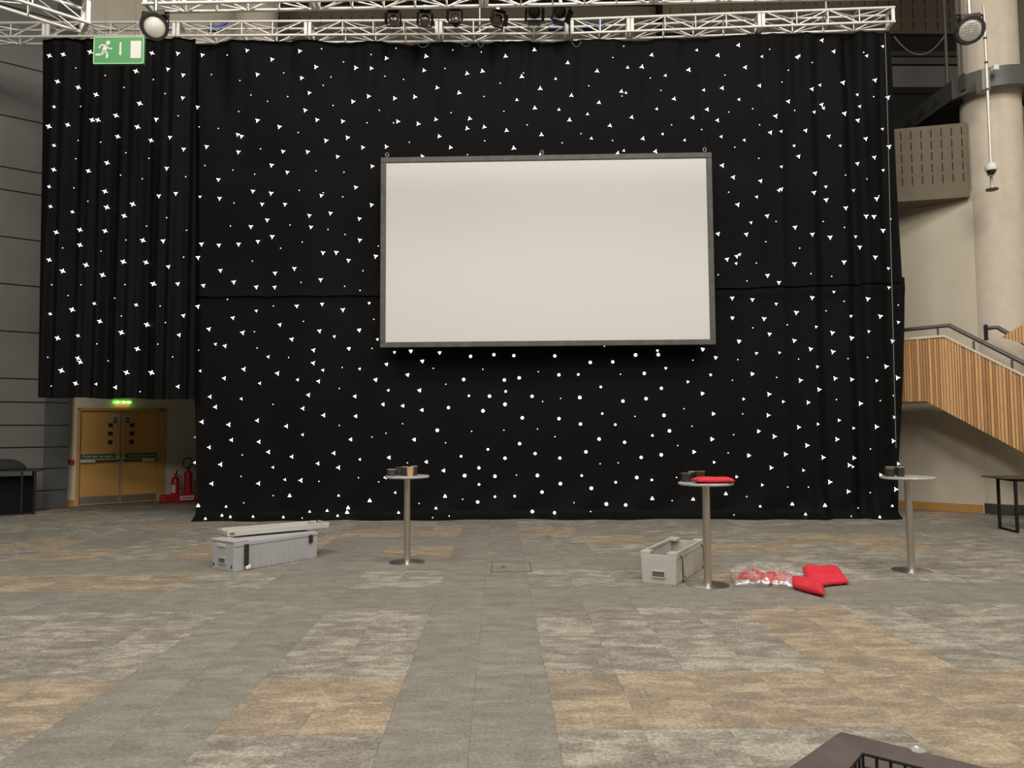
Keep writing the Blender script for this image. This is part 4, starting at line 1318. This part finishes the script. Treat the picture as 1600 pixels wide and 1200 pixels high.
def pot(pos, r, h, m, label, cat='pot', rim=None, group=None, taper=0.88):
    t = thing('table_pot' if cat == 'pot' else 'paper_cup', label, cat, tuple(pos), 0, group=group)
    MB().lathe([(r * taper, 0.0), (r, h), (r * 0.93, h), (r * taper * 0.9, 0.012), (0.001, 0.012)], 24).build('body', m, t, smooth=True)
    MB().lathe([(r * 0.94, h - 0.004), (r * 1.03, h - 0.004), (r * 1.03, h + 0.004), (r * 0.94, h + 0.004)], 24).build('rim', rim or m, t, smooth=True)
    return t


RIMDK = mat('pot_rim', (0.30, 0.28, 0.24), 0.35)
POTM = mat('pot_black', (0.03, 0.03, 0.027), 0.35)
POTG = mat('pot_charcoal', (0.045, 0.047, 0.04), 0.5)


def on_table(px, py, tb, h):
    return fl(px, py, h)


def at_t(tb, dx, dy): return tb + Vector((dx, dy, TH + 0.0005))


g1 = 'pots on the left high table'
pot(at_t(T1p, -0.20, -0.05), 0.062, 0.085, POTG, 'squat charcoal pot at the left edge of its high table', rim=RIMDK, group=g1)
pot(at_t(T1p, -0.11, 0.08), 0.058, 0.105, POTG, 'charcoal pot behind the squat one on the left high table', group=g1)
pot(at_t(T1p, -0.03, -0.02), 0.048, 0.115, POTM, 'tall black pot beside the kraft cup on the left high table', rim=RIMDK, group=g1)
pot(at_t(T1p, 0.085, 0.04), 0.05, 0.12, POTM, 'black pot directly behind the kraft cup', rim=RIMDK, group=g1)
pot(at_t(T1p, 0.055, -0.14), 0.047, 0.115, KRAFT, 'small kraft paper cup among black pots', 'cup', taper=0.8)
g2 = 'pots beside the red cushion'
pot(at_t(T2p, -0.195, 0.09), 0.062, 0.095, POTM, 'black pot with copper rim left of the red table cushion', rim=COPPER, group=g2)
pot(at_t(T2p, -0.09, 0.20), 0.055, 0.105, POTM, 'black pot half hidden behind the copper rimmed pot', rim=RIMDK, group=g2)
pot(at_t(T2p, -0.04, 0.09), 0.058, 0.115, POTM, 'tallest black pot behind the red table cushion', rim=COPPER, group=g2)
g3 = 'pots on the table by the staircase'
pot(at_t(T3p, -0.225, 0.0), 0.058, 0.095, POTM, 'black pot with bright rim at the left of the staircase table', rim=COPPER, group=g3)
pot(at_t(T3p, -0.15, 0.12), 0.055, 0.11, POTM, 'black pot behind two others on the staircase table', rim=RIMDK, group=g3)
pot(at_t(T3p, -0.10, -0.02), 0.05, 0.115, POTM, 'slim black pot at the right on the staircase table', rim=RIMDK, group=g3)


# ================================================================== CUSHIONS
def pillow(nx, ny, lx, ly, h, f=None, bendf=None):
    vs = []; fs = []
    for side in (1, -1):
        for j in range(ny + 1):
            for i in range(nx + 1):
                a = -1 + 2 * i / nx; b_ = -1 + 2 * j / ny
                e = max(0, (1 - abs(a) ** 3.5)) ** 0.5 * max(0, (1 - abs(b_) ** 3.5)) ** 0.5
                px_ = a * lx / 2 * (1 - 0.05 * (1 - abs(b_)) ** 1 * (abs(a))); py_ = b_ * ly / 2 * (1 - 0.05 * (1 - abs(a)) * abs(b_))
                z = side * (h / 2) * e
                if f: z += f(a, b_) * (1 if side > 0 else 0.4) * e
                v = Vector((px_, py_, z + h / 2))
                vs.append(bendf(v) if bendf else v)
    n1 = (nx + 1) * (ny + 1)
    for sd_ in (0, n1):
        for j in range(ny):
            for i in range(nx):
                q = sd_ + j * (nx + 1) + i
                fs.append((q, q + 1, q + nx + 2, q + nx + 1) if sd_ == 0 else (q + nx + 1, q + nx + 2, q + 1, q))
    return MB().add(vs, fs)


def zfix(o, z):
    m = min(v.co.z for v in o.data.vertices)
    for v in o.data.vertices: v.co.z -= m
    o.location.z = z


def pad(corners, h, sag=0.02, seed=1, nx=22, ny=18, top=None):
    """soft cushion whose outline is four floor points (near left, near right, far right, far left)"""
    a, b_, c_, d_ = corners
    cen = (a + b_ + c_ + d_) / 4
    vs = []; fs = []
    for side in (1, -1):
        for j in range(ny + 1):
            for i in range(nx + 1):
                u_, v_ = i / nx, j / ny
                P = a.lerp(b_, u_).lerp(d_.lerp(c_, u_), v_) - cen
                uu, vv = 2 * u_ - 1, 2 * v_ - 1
                e = max(0, 1 - abs(uu) ** 4) ** 0.5 * max(0, 1 - abs(vv) ** 4) ** 0.5
                z = h * 0.35 + (h * 0.65 * e if side > 0 else -h * 0.35 * e)
                z += sag * noise.noise(Vector((u_ * 3, v_ * 3, seed))) * e
                if top: z += top(u_, v_) * (1 if side > 0 else 0.85)
                vs.append(Vector((P.x, P.y, z)))
    n1 = (nx + 1) * (ny + 1)
    for sd_ in (0, n1):
        for j in range(ny):
            for i in range(nx):
                q = sd_ + j * (nx + 1) + i
                fs.append((q, q + 1, q + nx + 2, q + nx + 1) if sd_ == 0 else (q + nx + 1, q + nx + 2, q + 1, q))
    o = MB().add(vs, fs).build('seat_cushion', RED_FAB, None)
    o.data.shade_smooth()
    o.location = (cen.x, cen.y, 0)
    return o


# on the table
c = T2p + Vector((0.045, -0.1, 0))
o = pad([c + Vector(v) for v in ((-0.20, -0.17, 0), (0.22, -0.14, 0), (0.255, 0.12, 0), (-0.225, 0.10, 0))], 0.06, 0.008, 3)
zfix(o, TH + 0.001)
tag(o, 'flat red seat cushion lying on the high table', 'cushion', 'red cushions')
# heap on the floor: back cushion with a raised spine, a rolled flap in front of it
o = pad([fl(1264, 921), fl(1328, 914), fl(1310, 900), fl(1254, 903)], 0.085, 0.025, 5, top=lambda u_, v_: 0.10 * v_ ** 1.3 * (1 - 0.2 * u_))
zfix(o, 0.001)
tag(o, 'crumpled red cushion slipping out of the plastic bag onto carpet', 'cushion', 'red cushions')
o = pad([fl(1240, 922), fl(1289, 936), fl(1287, 918), fl(1234, 911)], 0.10, 0.02, 8, top=lambda u_, v_: 0.03 * (1 - u_) * v_)
zfix(o, 0.001)
tag(o, 'red cushion folded in front of the crumpled one, tip pointing forward', 'cushion', 'red cushions')
for i, cs in enumerate((((1149, 910), (1190, 916), (1195, 902), (1160, 899)), ((1190, 916), (1236, 917), (1236, 903), (1196, 901)))):
    o = pad([fl(*q_) for q_ in cs], 0.085, 0.02, 11 + i)
    zfix(o, 0.002)
    tag(o, ['red cushion inside the clear bag, at its left end', 'red cushion inside the clear bag, next to the crumpled ones'][i], 'cushion', 'red cushions')

# clear plastic bag
pm = bpy.data.materials.new('clear_polythene')
pm.use_nodes = True
nt = pm.node_tree
for n_ in list(nt.nodes):
    if n_.type != 'OUTPUT_MATERIAL': nt.nodes.remove(n_)
outn = [n_ for n_ in nt.nodes if n_.type == 'OUTPUT_MATERIAL'][0]
tr_ = nt.nodes.new('ShaderNodeBsdfTransparent'); tr_.inputs[0].default_value = (0.97, 0.97, 0.96, 1)
gl = nt.nodes.new('ShaderNodeBsdfGlossy'); gl.inputs['Roughness'].default_value = 0.22; gl.inputs[0].default_value = (0.95, 0.95, 0.93, 1)
df = nt.nodes.new('ShaderNodeBsdfDiffuse'); df.inputs[0].default_value = (0.8, 0.79, 0.76, 1)
tl_ = nt.nodes.new('ShaderNodeTexNoise'); tl_.inputs['Scale'].default_value = 7; tl_.inputs['Detail'].default_value = 4; tl_.inputs['Distortion'].default_value = 1.2
cr = nt.nodes.new('ShaderNodeValToRGB'); cr.color_ramp.elements[0].position = 0.40; cr.color_ramp.elements[0].color = (0.13, 0.13, 0.13, 1)
cr.color_ramp.elements[1].position = 0.66; cr.color_ramp.elements[1].color = (0.62, 0.62, 0.62, 1)
m1 = nt.nodes.new('ShaderNodeMixShader'); m2 = nt.nodes.new('ShaderNodeMixShader'); m1.inputs[0].default_value = 0.5
tcb = nt.nodes.new('ShaderNodeTexCoord')
nt.links.new(tcb.outputs['Object'], tl_.inputs[0])
nt.links.new(gl.outputs[0], m1.inputs[1]); nt.links.new(df.outputs[0], m1.inputs[2])
nt.links.new(tl_.outputs[0], cr.inputs[0]); nt.links.new(cr.outputs[0], m2.inputs[0])
nt.links.new(tr_.outputs[0], m2.inputs[1]); nt.links.new(m1.outputs[0], m2.inputs[2])
nt.links.new(m2.outputs[0], outn.inputs[0])


bc = [fl(1147, 916), fl(1246, 920), fl(1268, 898), fl(1138, 892)]
cen = sum(bc, Vector()) / 4
vs = []; fs = []
nx, ny = 60, 30
for side in (1, 0):
    for j in range(ny + 1):
        for i in range(nx + 1):
            u_, v_ = i / nx, j / ny
            P = bc[0].lerp(bc[1], u_).lerp(bc[3].lerp(bc[2], u_), v_) - cen
            uu, vv = 2 * u_ - 1, 2 * v_ - 1
            e = max(0, 1 - abs(uu) ** 3) ** 0.5 * max(0, 1 - abs(vv) ** 3) ** 0.5
            cr_ = abs(noise.noise(Vector((u_ * 9, v_ * 5, 2)))) * 0.07 + abs(noise.noise(Vector((u_ * 24 + v_ * 7, v_ * 14, 4)))) * 0.03
            z = 0.003 + side * e * (0.10 + 0.05 * v_ + cr_)
            w2 = 0.03 * noise.noise(Vector((u_ * 5, v_ * 5, 7)))
            vs.append(Vector((P.x + w2, P.y + w2, z)))
n1 = (nx + 1) * (ny + 1)
for sd_ in (0, n1):
    for j in range(ny):
        for i in range(nx):
            q = sd_ + j * (nx + 1) + i
            fs.append((q, q + 1, q + nx + 2, q + nx + 1) if sd_ == 0 else (q + nx + 1, q + nx + 2, q + 1, q))
o = MB().add(vs, fs).build('plastic_bag', pm, None)
o.data.shade_smooth()
o.location = (cen.x, cen.y, 0.0)
tag(o, 'clear crinkled plastic bag around red cushions on the carpet', 'bag')


# ================================================================== GREY CRATES
def crate(pa, pb, pc, h, m, label, opened):
    """pa/pb = near end corners on the floor, pc = far corner behind pb"""
    ew_ = pb - pa; ln = pc - pb
    rz_ = math.atan2(ln.y, ln.x) - math.pi / 2       # local y along the crate
    Wd = max(0.42, ew_.length); Ln = ln.length
    mid = (pa + pb) / 2
    t = thing('storage_crate', label, 'crate', (mid.x, mid.y, 0), rz_, group='long grey plastic crates')
    wl_ = 0.022
    b = MB()
    # tapered tub: outer / inner
    def ring(s, z, ins):
        return [(-Wd / 2 * s + ins, 0 + ins + (1 - s) * 0.5 * 0.1, z), (Wd / 2 * s - ins, 0 + ins + (1 - s) * 0.05, z), (Wd / 2 * s - ins, Ln - ins - (1 - s) * 0.05, z), (-Wd / 2 * s + ins, Ln - ins - (1 - s) * 0.05, z)]
    rings = [ring(0.93, 0, 0), ring(0.98, h * 0.86, 0), ring(1.0, h * 0.865, 0), ring(1.0, h, 0), ring(1.0, h, wl_), ring(0.94, 0.03, wl_)]
    vs = [v for r_ in rings for v in r_]
    fs = [(3, 2, 1, 0)]
    for i in range(len(rings) - 1):
        for k_ in range(4):
            l = (k_ + 1) % 4
            fs.append((i * 4 + k_, i * 4 + l, (i + 1) * 4 + l, (i + 1) * 4 + k_))
    q = (len(rings) - 1) * 4
    fs.append((q, q + 1, q + 2, q + 3))
    b.add(vs, fs)
    b.build('tub', m, t, bevel=0.006)
    nr = 11
    for i in range(nr):
        y = 0.2 + (Ln - 0.4) * i / (nr - 1)
        for sx in (-1, 1):
            MB().box((sx * (Wd / 2 * 0.965), y, h * 0.43), (0.012, 0.012, h * 0.8)).build('side_rib', m, t)
    # handle recess on both ends
    for yy, dy in ((-0.002, -1), (Ln + 0.002, 1)):
        b = MB()
        hw_, hz = 0.075, 0.035
        for (x, z, sx, sz) in ((0, hz, 2 * hw_, 0.012), (0, -hz, 2 * hw_, 0.012), (-hw_, 0, 0.012, 2 * hz), (hw_, 0, 0.012, 2 * hz)):
            b.box((x, yy + (0.004 if dy < 0 else -0.004), z + h * 0.34), (sx, 0.03, sz))
        hd_ = b.build('handle_frame', m, t)
        MB().box((0, yy + (0.004 if dy < 0 else -0.004), h * 0.34), (2 * hw_ - 0.01, 0.018, 2 * hz - 0.008)).build('handle_hollow', mat('hollow_dark', (0.10, 0.10, 0.095), 0.7), hd_)
    # corner lugs on the open crate
    if opened:
        for x in (-1, 1):
            for (yy) in (0.07, Ln - 0.07):
                MB().box((x * (Wd / 2 - 0.055), yy, h + 0.016), (0.11, 0.14, 0.034)).build('corner_lug', m, t, bevel=0.005)
            MB().box((x * (Wd / 2 - 0.02), Ln / 2, h + 0.016), (0.035, Ln - 0.24, 0.03)).build('rim_rail', m, t, bevel=0.005)
    # rubber straps with hooks
    for yy in (0.17, Ln - 0.13):
        for sx in ((1,) if not opened else (1, -1)):
            x = sx * (Wd / 2 + 0.012)
            if opened:
                pts = [(x - 0.012 * sx, yy - 0.02, h * 0.97), (x + 0.012 * sx, yy - 0.02, h * 0.85), (x, yy + 0.04, h * 0.25), (x, yy + 0.07, h * 0.16)]
                s_o = MB().path(pts, 0.007, 6).build('strap', BLACKPL, t, smooth=True)
            else:
                hi_ = h * 0.92
                lo_ = h * 0.16 if yy < Ln / 2 else h * 0.62
                s_o = MB().box((x, yy, (hi_ + lo_) / 2), (0.02, 0.06, hi_ - lo_)).build('strap', BLACKPL, t, bevel=0.006)
            if yy < Ln / 2 or opened:
                MB().box((x + 0.008 * sx, yy + (0.08 if opened else 0.02), h * 0.11), (0.03, 0.07, 0.045), 0, Matrix.Rotation(R(25), 3, 'X')).build('hook', WHITEPL if not opened else STEEL, s_o, bevel=0.008)
    if not opened:
        # the fixed end piece with a moulded grip next to the loose lid
        e_ = MB().box((0, 0.09, h + 0.012), (Wd, 0.2, 0.028)).build('end_cap', m, t, bevel=0.008)
        MB().box((-0.02, -0.006, h - 0.045), (0.18, 0.014, 0.045)).build('cap_grip', mat('grip_pale', (0.48, 0.48, 0.48), 0.5), e_, bevel=0.006)
        for x in (-1, 1):
            MB().box((x * (Wd / 2 * 0.93 - 0.035), 0.006, 0.06), (0.022, 0.02, 0.035)).build('corner_slot', mat('slot_dark', (0.03, 0.03, 0.03), 0.7), t)
        MB().box((0, Ln / 2 + 0.1, h - 0.005), (Wd - 0.02, Ln - 0.24, 0.02)).build('inner_cover', m, t)
    return t, Wd, Ln, rz_


ca, cb, ccn = fl(328, 888), fl(367, 894), fl(498, 871)
C1, W1, L1, rz1 = crate(ca, cb, ccn, 0.355, GREYPL_B, 'closed cool grey crate with a loose tray lid, left of the tables', False)
# loose lid laid askew on it
HZ = 0.385
la = fl(353, 839, HZ); lb = fl(516, 824.5, HZ)
lv = lb - la
lang = math.atan2(lv.y, lv.x)
lid = thing('crate_lid', 'long grey tray lid lying askew on the closed crate', 'lid', (la.x, la.y, HZ), lang)
LL = lv.length; LWd = 0.40
MB().box((LL / 2, LWd / 2, 0.012), (LL, LWd - 0.02, 0.02)).build('tray_floor', GREYPL, lid, bevel=0.004)
for (cx, cy, sx, sy) in ((LL / 2, 0.012, LL, 0.024), (LL / 2, LWd - 0.012, LL - 0.1, 0.024), (0.012, LWd / 2, 0.024, LWd), (LL - 0.012, LWd / 2, 0.024, LWd)):
    MB().box((cx, cy, 0.035), (sx, sy, 0.07)).build('tray_rim', GREYPL, lid, bevel=0.006)
MB().box((LL - 0.16, LWd / 2, 0.045), (0.025, LWd - 0.04, 0.05)).build('tray_rib', GREYPL, lid, bevel=0.004)
MB().box((0.08, -0.002, 0.035), (0.06, 0.01, 0.02)).build('lid_notch', mat('hollow_dark'), lid)

ca, cb, ccn = fl(1002, 911), fl(1057, 914.5), fl(1100, 886)
crate(ca, cb, ccn, 0.325, GREYPL, 'open empty pale grey crate beside the cushion table', True)

# ================================================================== BLACK TABLE under cloth (far left)
rp = fl(57, 803.5); lp = rp + dirL * 1.5
bt = thing('covered_table', 'black table heaped with black cloth against the grey wall', 'table', tuple(lp.lerp(rp, 0.5)), math.atan2((rp - lp).y, (rp - lp).x))
wd = (rp - lp).length
ZT = 0.93
MB().box((0.05, 0.24, ZT), (wd + 0.1, 0.56, 0.03)).build('table_top', BLACKPL, bt, bevel=0.005)
for (x, y) in ((-wd / 2 + 0.06, 0.02), (wd / 2 - 0.04, 0.02), (-wd / 2 + 0.06, 0.46), (wd / 2 - 0.04, 0.46), (wd / 2 - 0.28, 0.02)):
    MB().box((x, y, ZT / 2), (0.035, 0.035, ZT - 0.02)).build('leg', BLACKMETAL, bt)
for y in (0.02, 0.46):
    MB().box((0, y, 0.03), (wd - 0.1, 0.03, 0.03)).build('foot_bar', BLACKMETAL, bt)
vs = []; fs = []
nx, ny = 40, 16
b = pillow(30, 14, wd * 0.96, 0.5, 0.40, lambda a, b_: 0.05 * noise.noise(Vector((a * 2, b_ * 2, 1))))
o = b.build('cloth_heap', mat('heap_cloth', (0.022, 0.022, 0.022), 0.9), None)
o.parent = bt; o.data.shade_smooth()
for v in o.data.vertices:
    v.co.z = max(0.0, v.co.z - 0.15)
o.location = (-0.16, 0.25, ZT + 0.016)
MB().box((0.0, 0.36, 0.42), (wd * 0.92, 0.05, 0.78)).build('modesty_cloth', PLAIN_BLACK, bt)

# ================================================================== BLACK FRAME TABLE (far right)
fp = fl(1590, 833)
ft = thing('side_table', 'black metal framed side table under the staircase at right edge', 'table', tuple(fp), R(-8))
ZT = 0.89
MB().box((0.62, 0.30, ZT), (1.7, 0.7, 0.018)).build('table_top', mat('table_black_top', (0.05, 0.048, 0.045), 0.35), ft, bevel=0.004)
for y in (0.0, 0.55):
    for x in (0.0, 1.3):
        MB().box((x, y, ZT / 2), (0.04, 0.04, ZT - 0.02)).build('leg', BLACKMETAL, ft)
for x in (0.0, 1.3):
    MB().box((x, 0.275, 0.02), (0.035, 0.55, 0.03)).build('foot_bar', BLACKMETAL, ft)
    MB().box((x, 0.275, ZT - 0.03), (0.035, 0.55, 0.04)).build('top_bar', BLACKMETAL, ft)
MB().box((0.65, 0.0, ZT - 0.03), (1.3, 0.035, 0.04)).build('apron', BLACKMETAL, ft)

# ================================================================== FOREGROUND TABLE + WIRE BASKET
FT = 0.74
k0 = fl(1313, 1142, FT); k1 = fl(1230, 1200, FT); k2 = fl(1500, 1188, FT)
e1 = (k2 - k0).normalized()
e2_ = Vector((e1.y, -e1.x, 0))                 # along the left edge, towards the camera
lft = (k1 - k0).normalized()
ftb = thing('brown_table', 'dark brown low table corner in the bottom right foreground', 'table', (k0.x, k0.y, 0), math.atan2(e1.y, e1.x))
TWd, TDp = 1.2, 0.75
# local: x along far edge, -y towards the camera; keep the corner angle that the photo shows
lx_ = lft.dot(e1); ly_ = lft.dot(e2_)
poly = [(0, 0), (TWd, 0), (TWd + lx_ * TDp, -ly_ * TDp), (lx_ * TDp, -ly_ * TDp)]
b = MB(); b.prism(poly, (0, 0, FT), (1, 0, 0), (0, 1, 0), -0.04)
b.build('table_top', BROWNTOP, ftb, bevel=0.006)
for (x, y) in ((0.02, -0.08), (TWd - 0.08, -0.08), (lx_ * TDp + 0.1, -ly_ * TDp + 0.06), (TWd + lx_ * TDp - 0.05, -ly_ * TDp + 0.06)):
    MB().box((x, y, (FT - 0.04) / 2), (0.05, 0.05, FT - 0.04)).build('leg', BLACKMETAL, ftb)
# basket
BH = 0.09
c0 = fl(1348, 1178, FT + BH)
d1 = (fl(1440, 1201, FT + BH) - c0).normalized()
d2 = (fl(1330, 1200, FT + BH) - c0).normalized()
bk = thing('wire_basket', 'black wire basket standing on the brown table', 'basket', (c0.x, c0.y, FT), 0)
La_, Lb_ = 0.36, 0.26
cor = [Vector((0, 0, 0)), d1 * La_, d1 * La_ + d2 * Lb_, d2 * Lb_]
for v in cor: v.z = 0
for nm_, z, r_ in (('rim_wire', BH, 0.004), ('mid_wire', BH - 0.036, 0.003), ('bottom_wire', 0.006, 0.004)):
    MB().path([v + Vector((0, 0, z)) for v in cor], r_, 6, True).build(nm_, BLACKMETAL, bk)
for a_, b2 in ((0, 1), (1, 2), (2, 3), (3, 0)):
    n_ = 10 if a_ in (0, 2) else 7
    for i in range(n_):
        v = cor[a_].lerp(cor[b2], i / n_)
        MB().box((v.x, v.y, BH / 2 + 0.002), (0.006, 0.006, BH)).build('upright_wire', BLACKMETAL, bk)
for i in range(1, 8):
    a_ = cor[0].lerp(cor[1], i / 8); b2 = cor[3].lerp(cor[2], i / 8)
    MB().tube(a_ + Vector((0, 0, 0.006)), b2 + Vector((0, 0, 0.006)), 0.0025, 5).build('floor_wire', BLACKMETAL, bk)
# clear disc at the far edge of the table
p = fl(1434, 1174, FT)
o = MB().lathe([(0.001, 0.004), (0.02, 0.004), (0.022, 0.008), (0.024, 0.006), (0.022, 0.0), (0.001, 0.0)], 28).build('clear_disc', pm, None, smooth=True)
o.location = (p.x, p.y, FT + 0.0005)
tag(o, 'small clear plastic disc at the edge of the brown table', 'disc')
print('STARS', nstar, 'OBJECTS', len(bpy.data.objects))
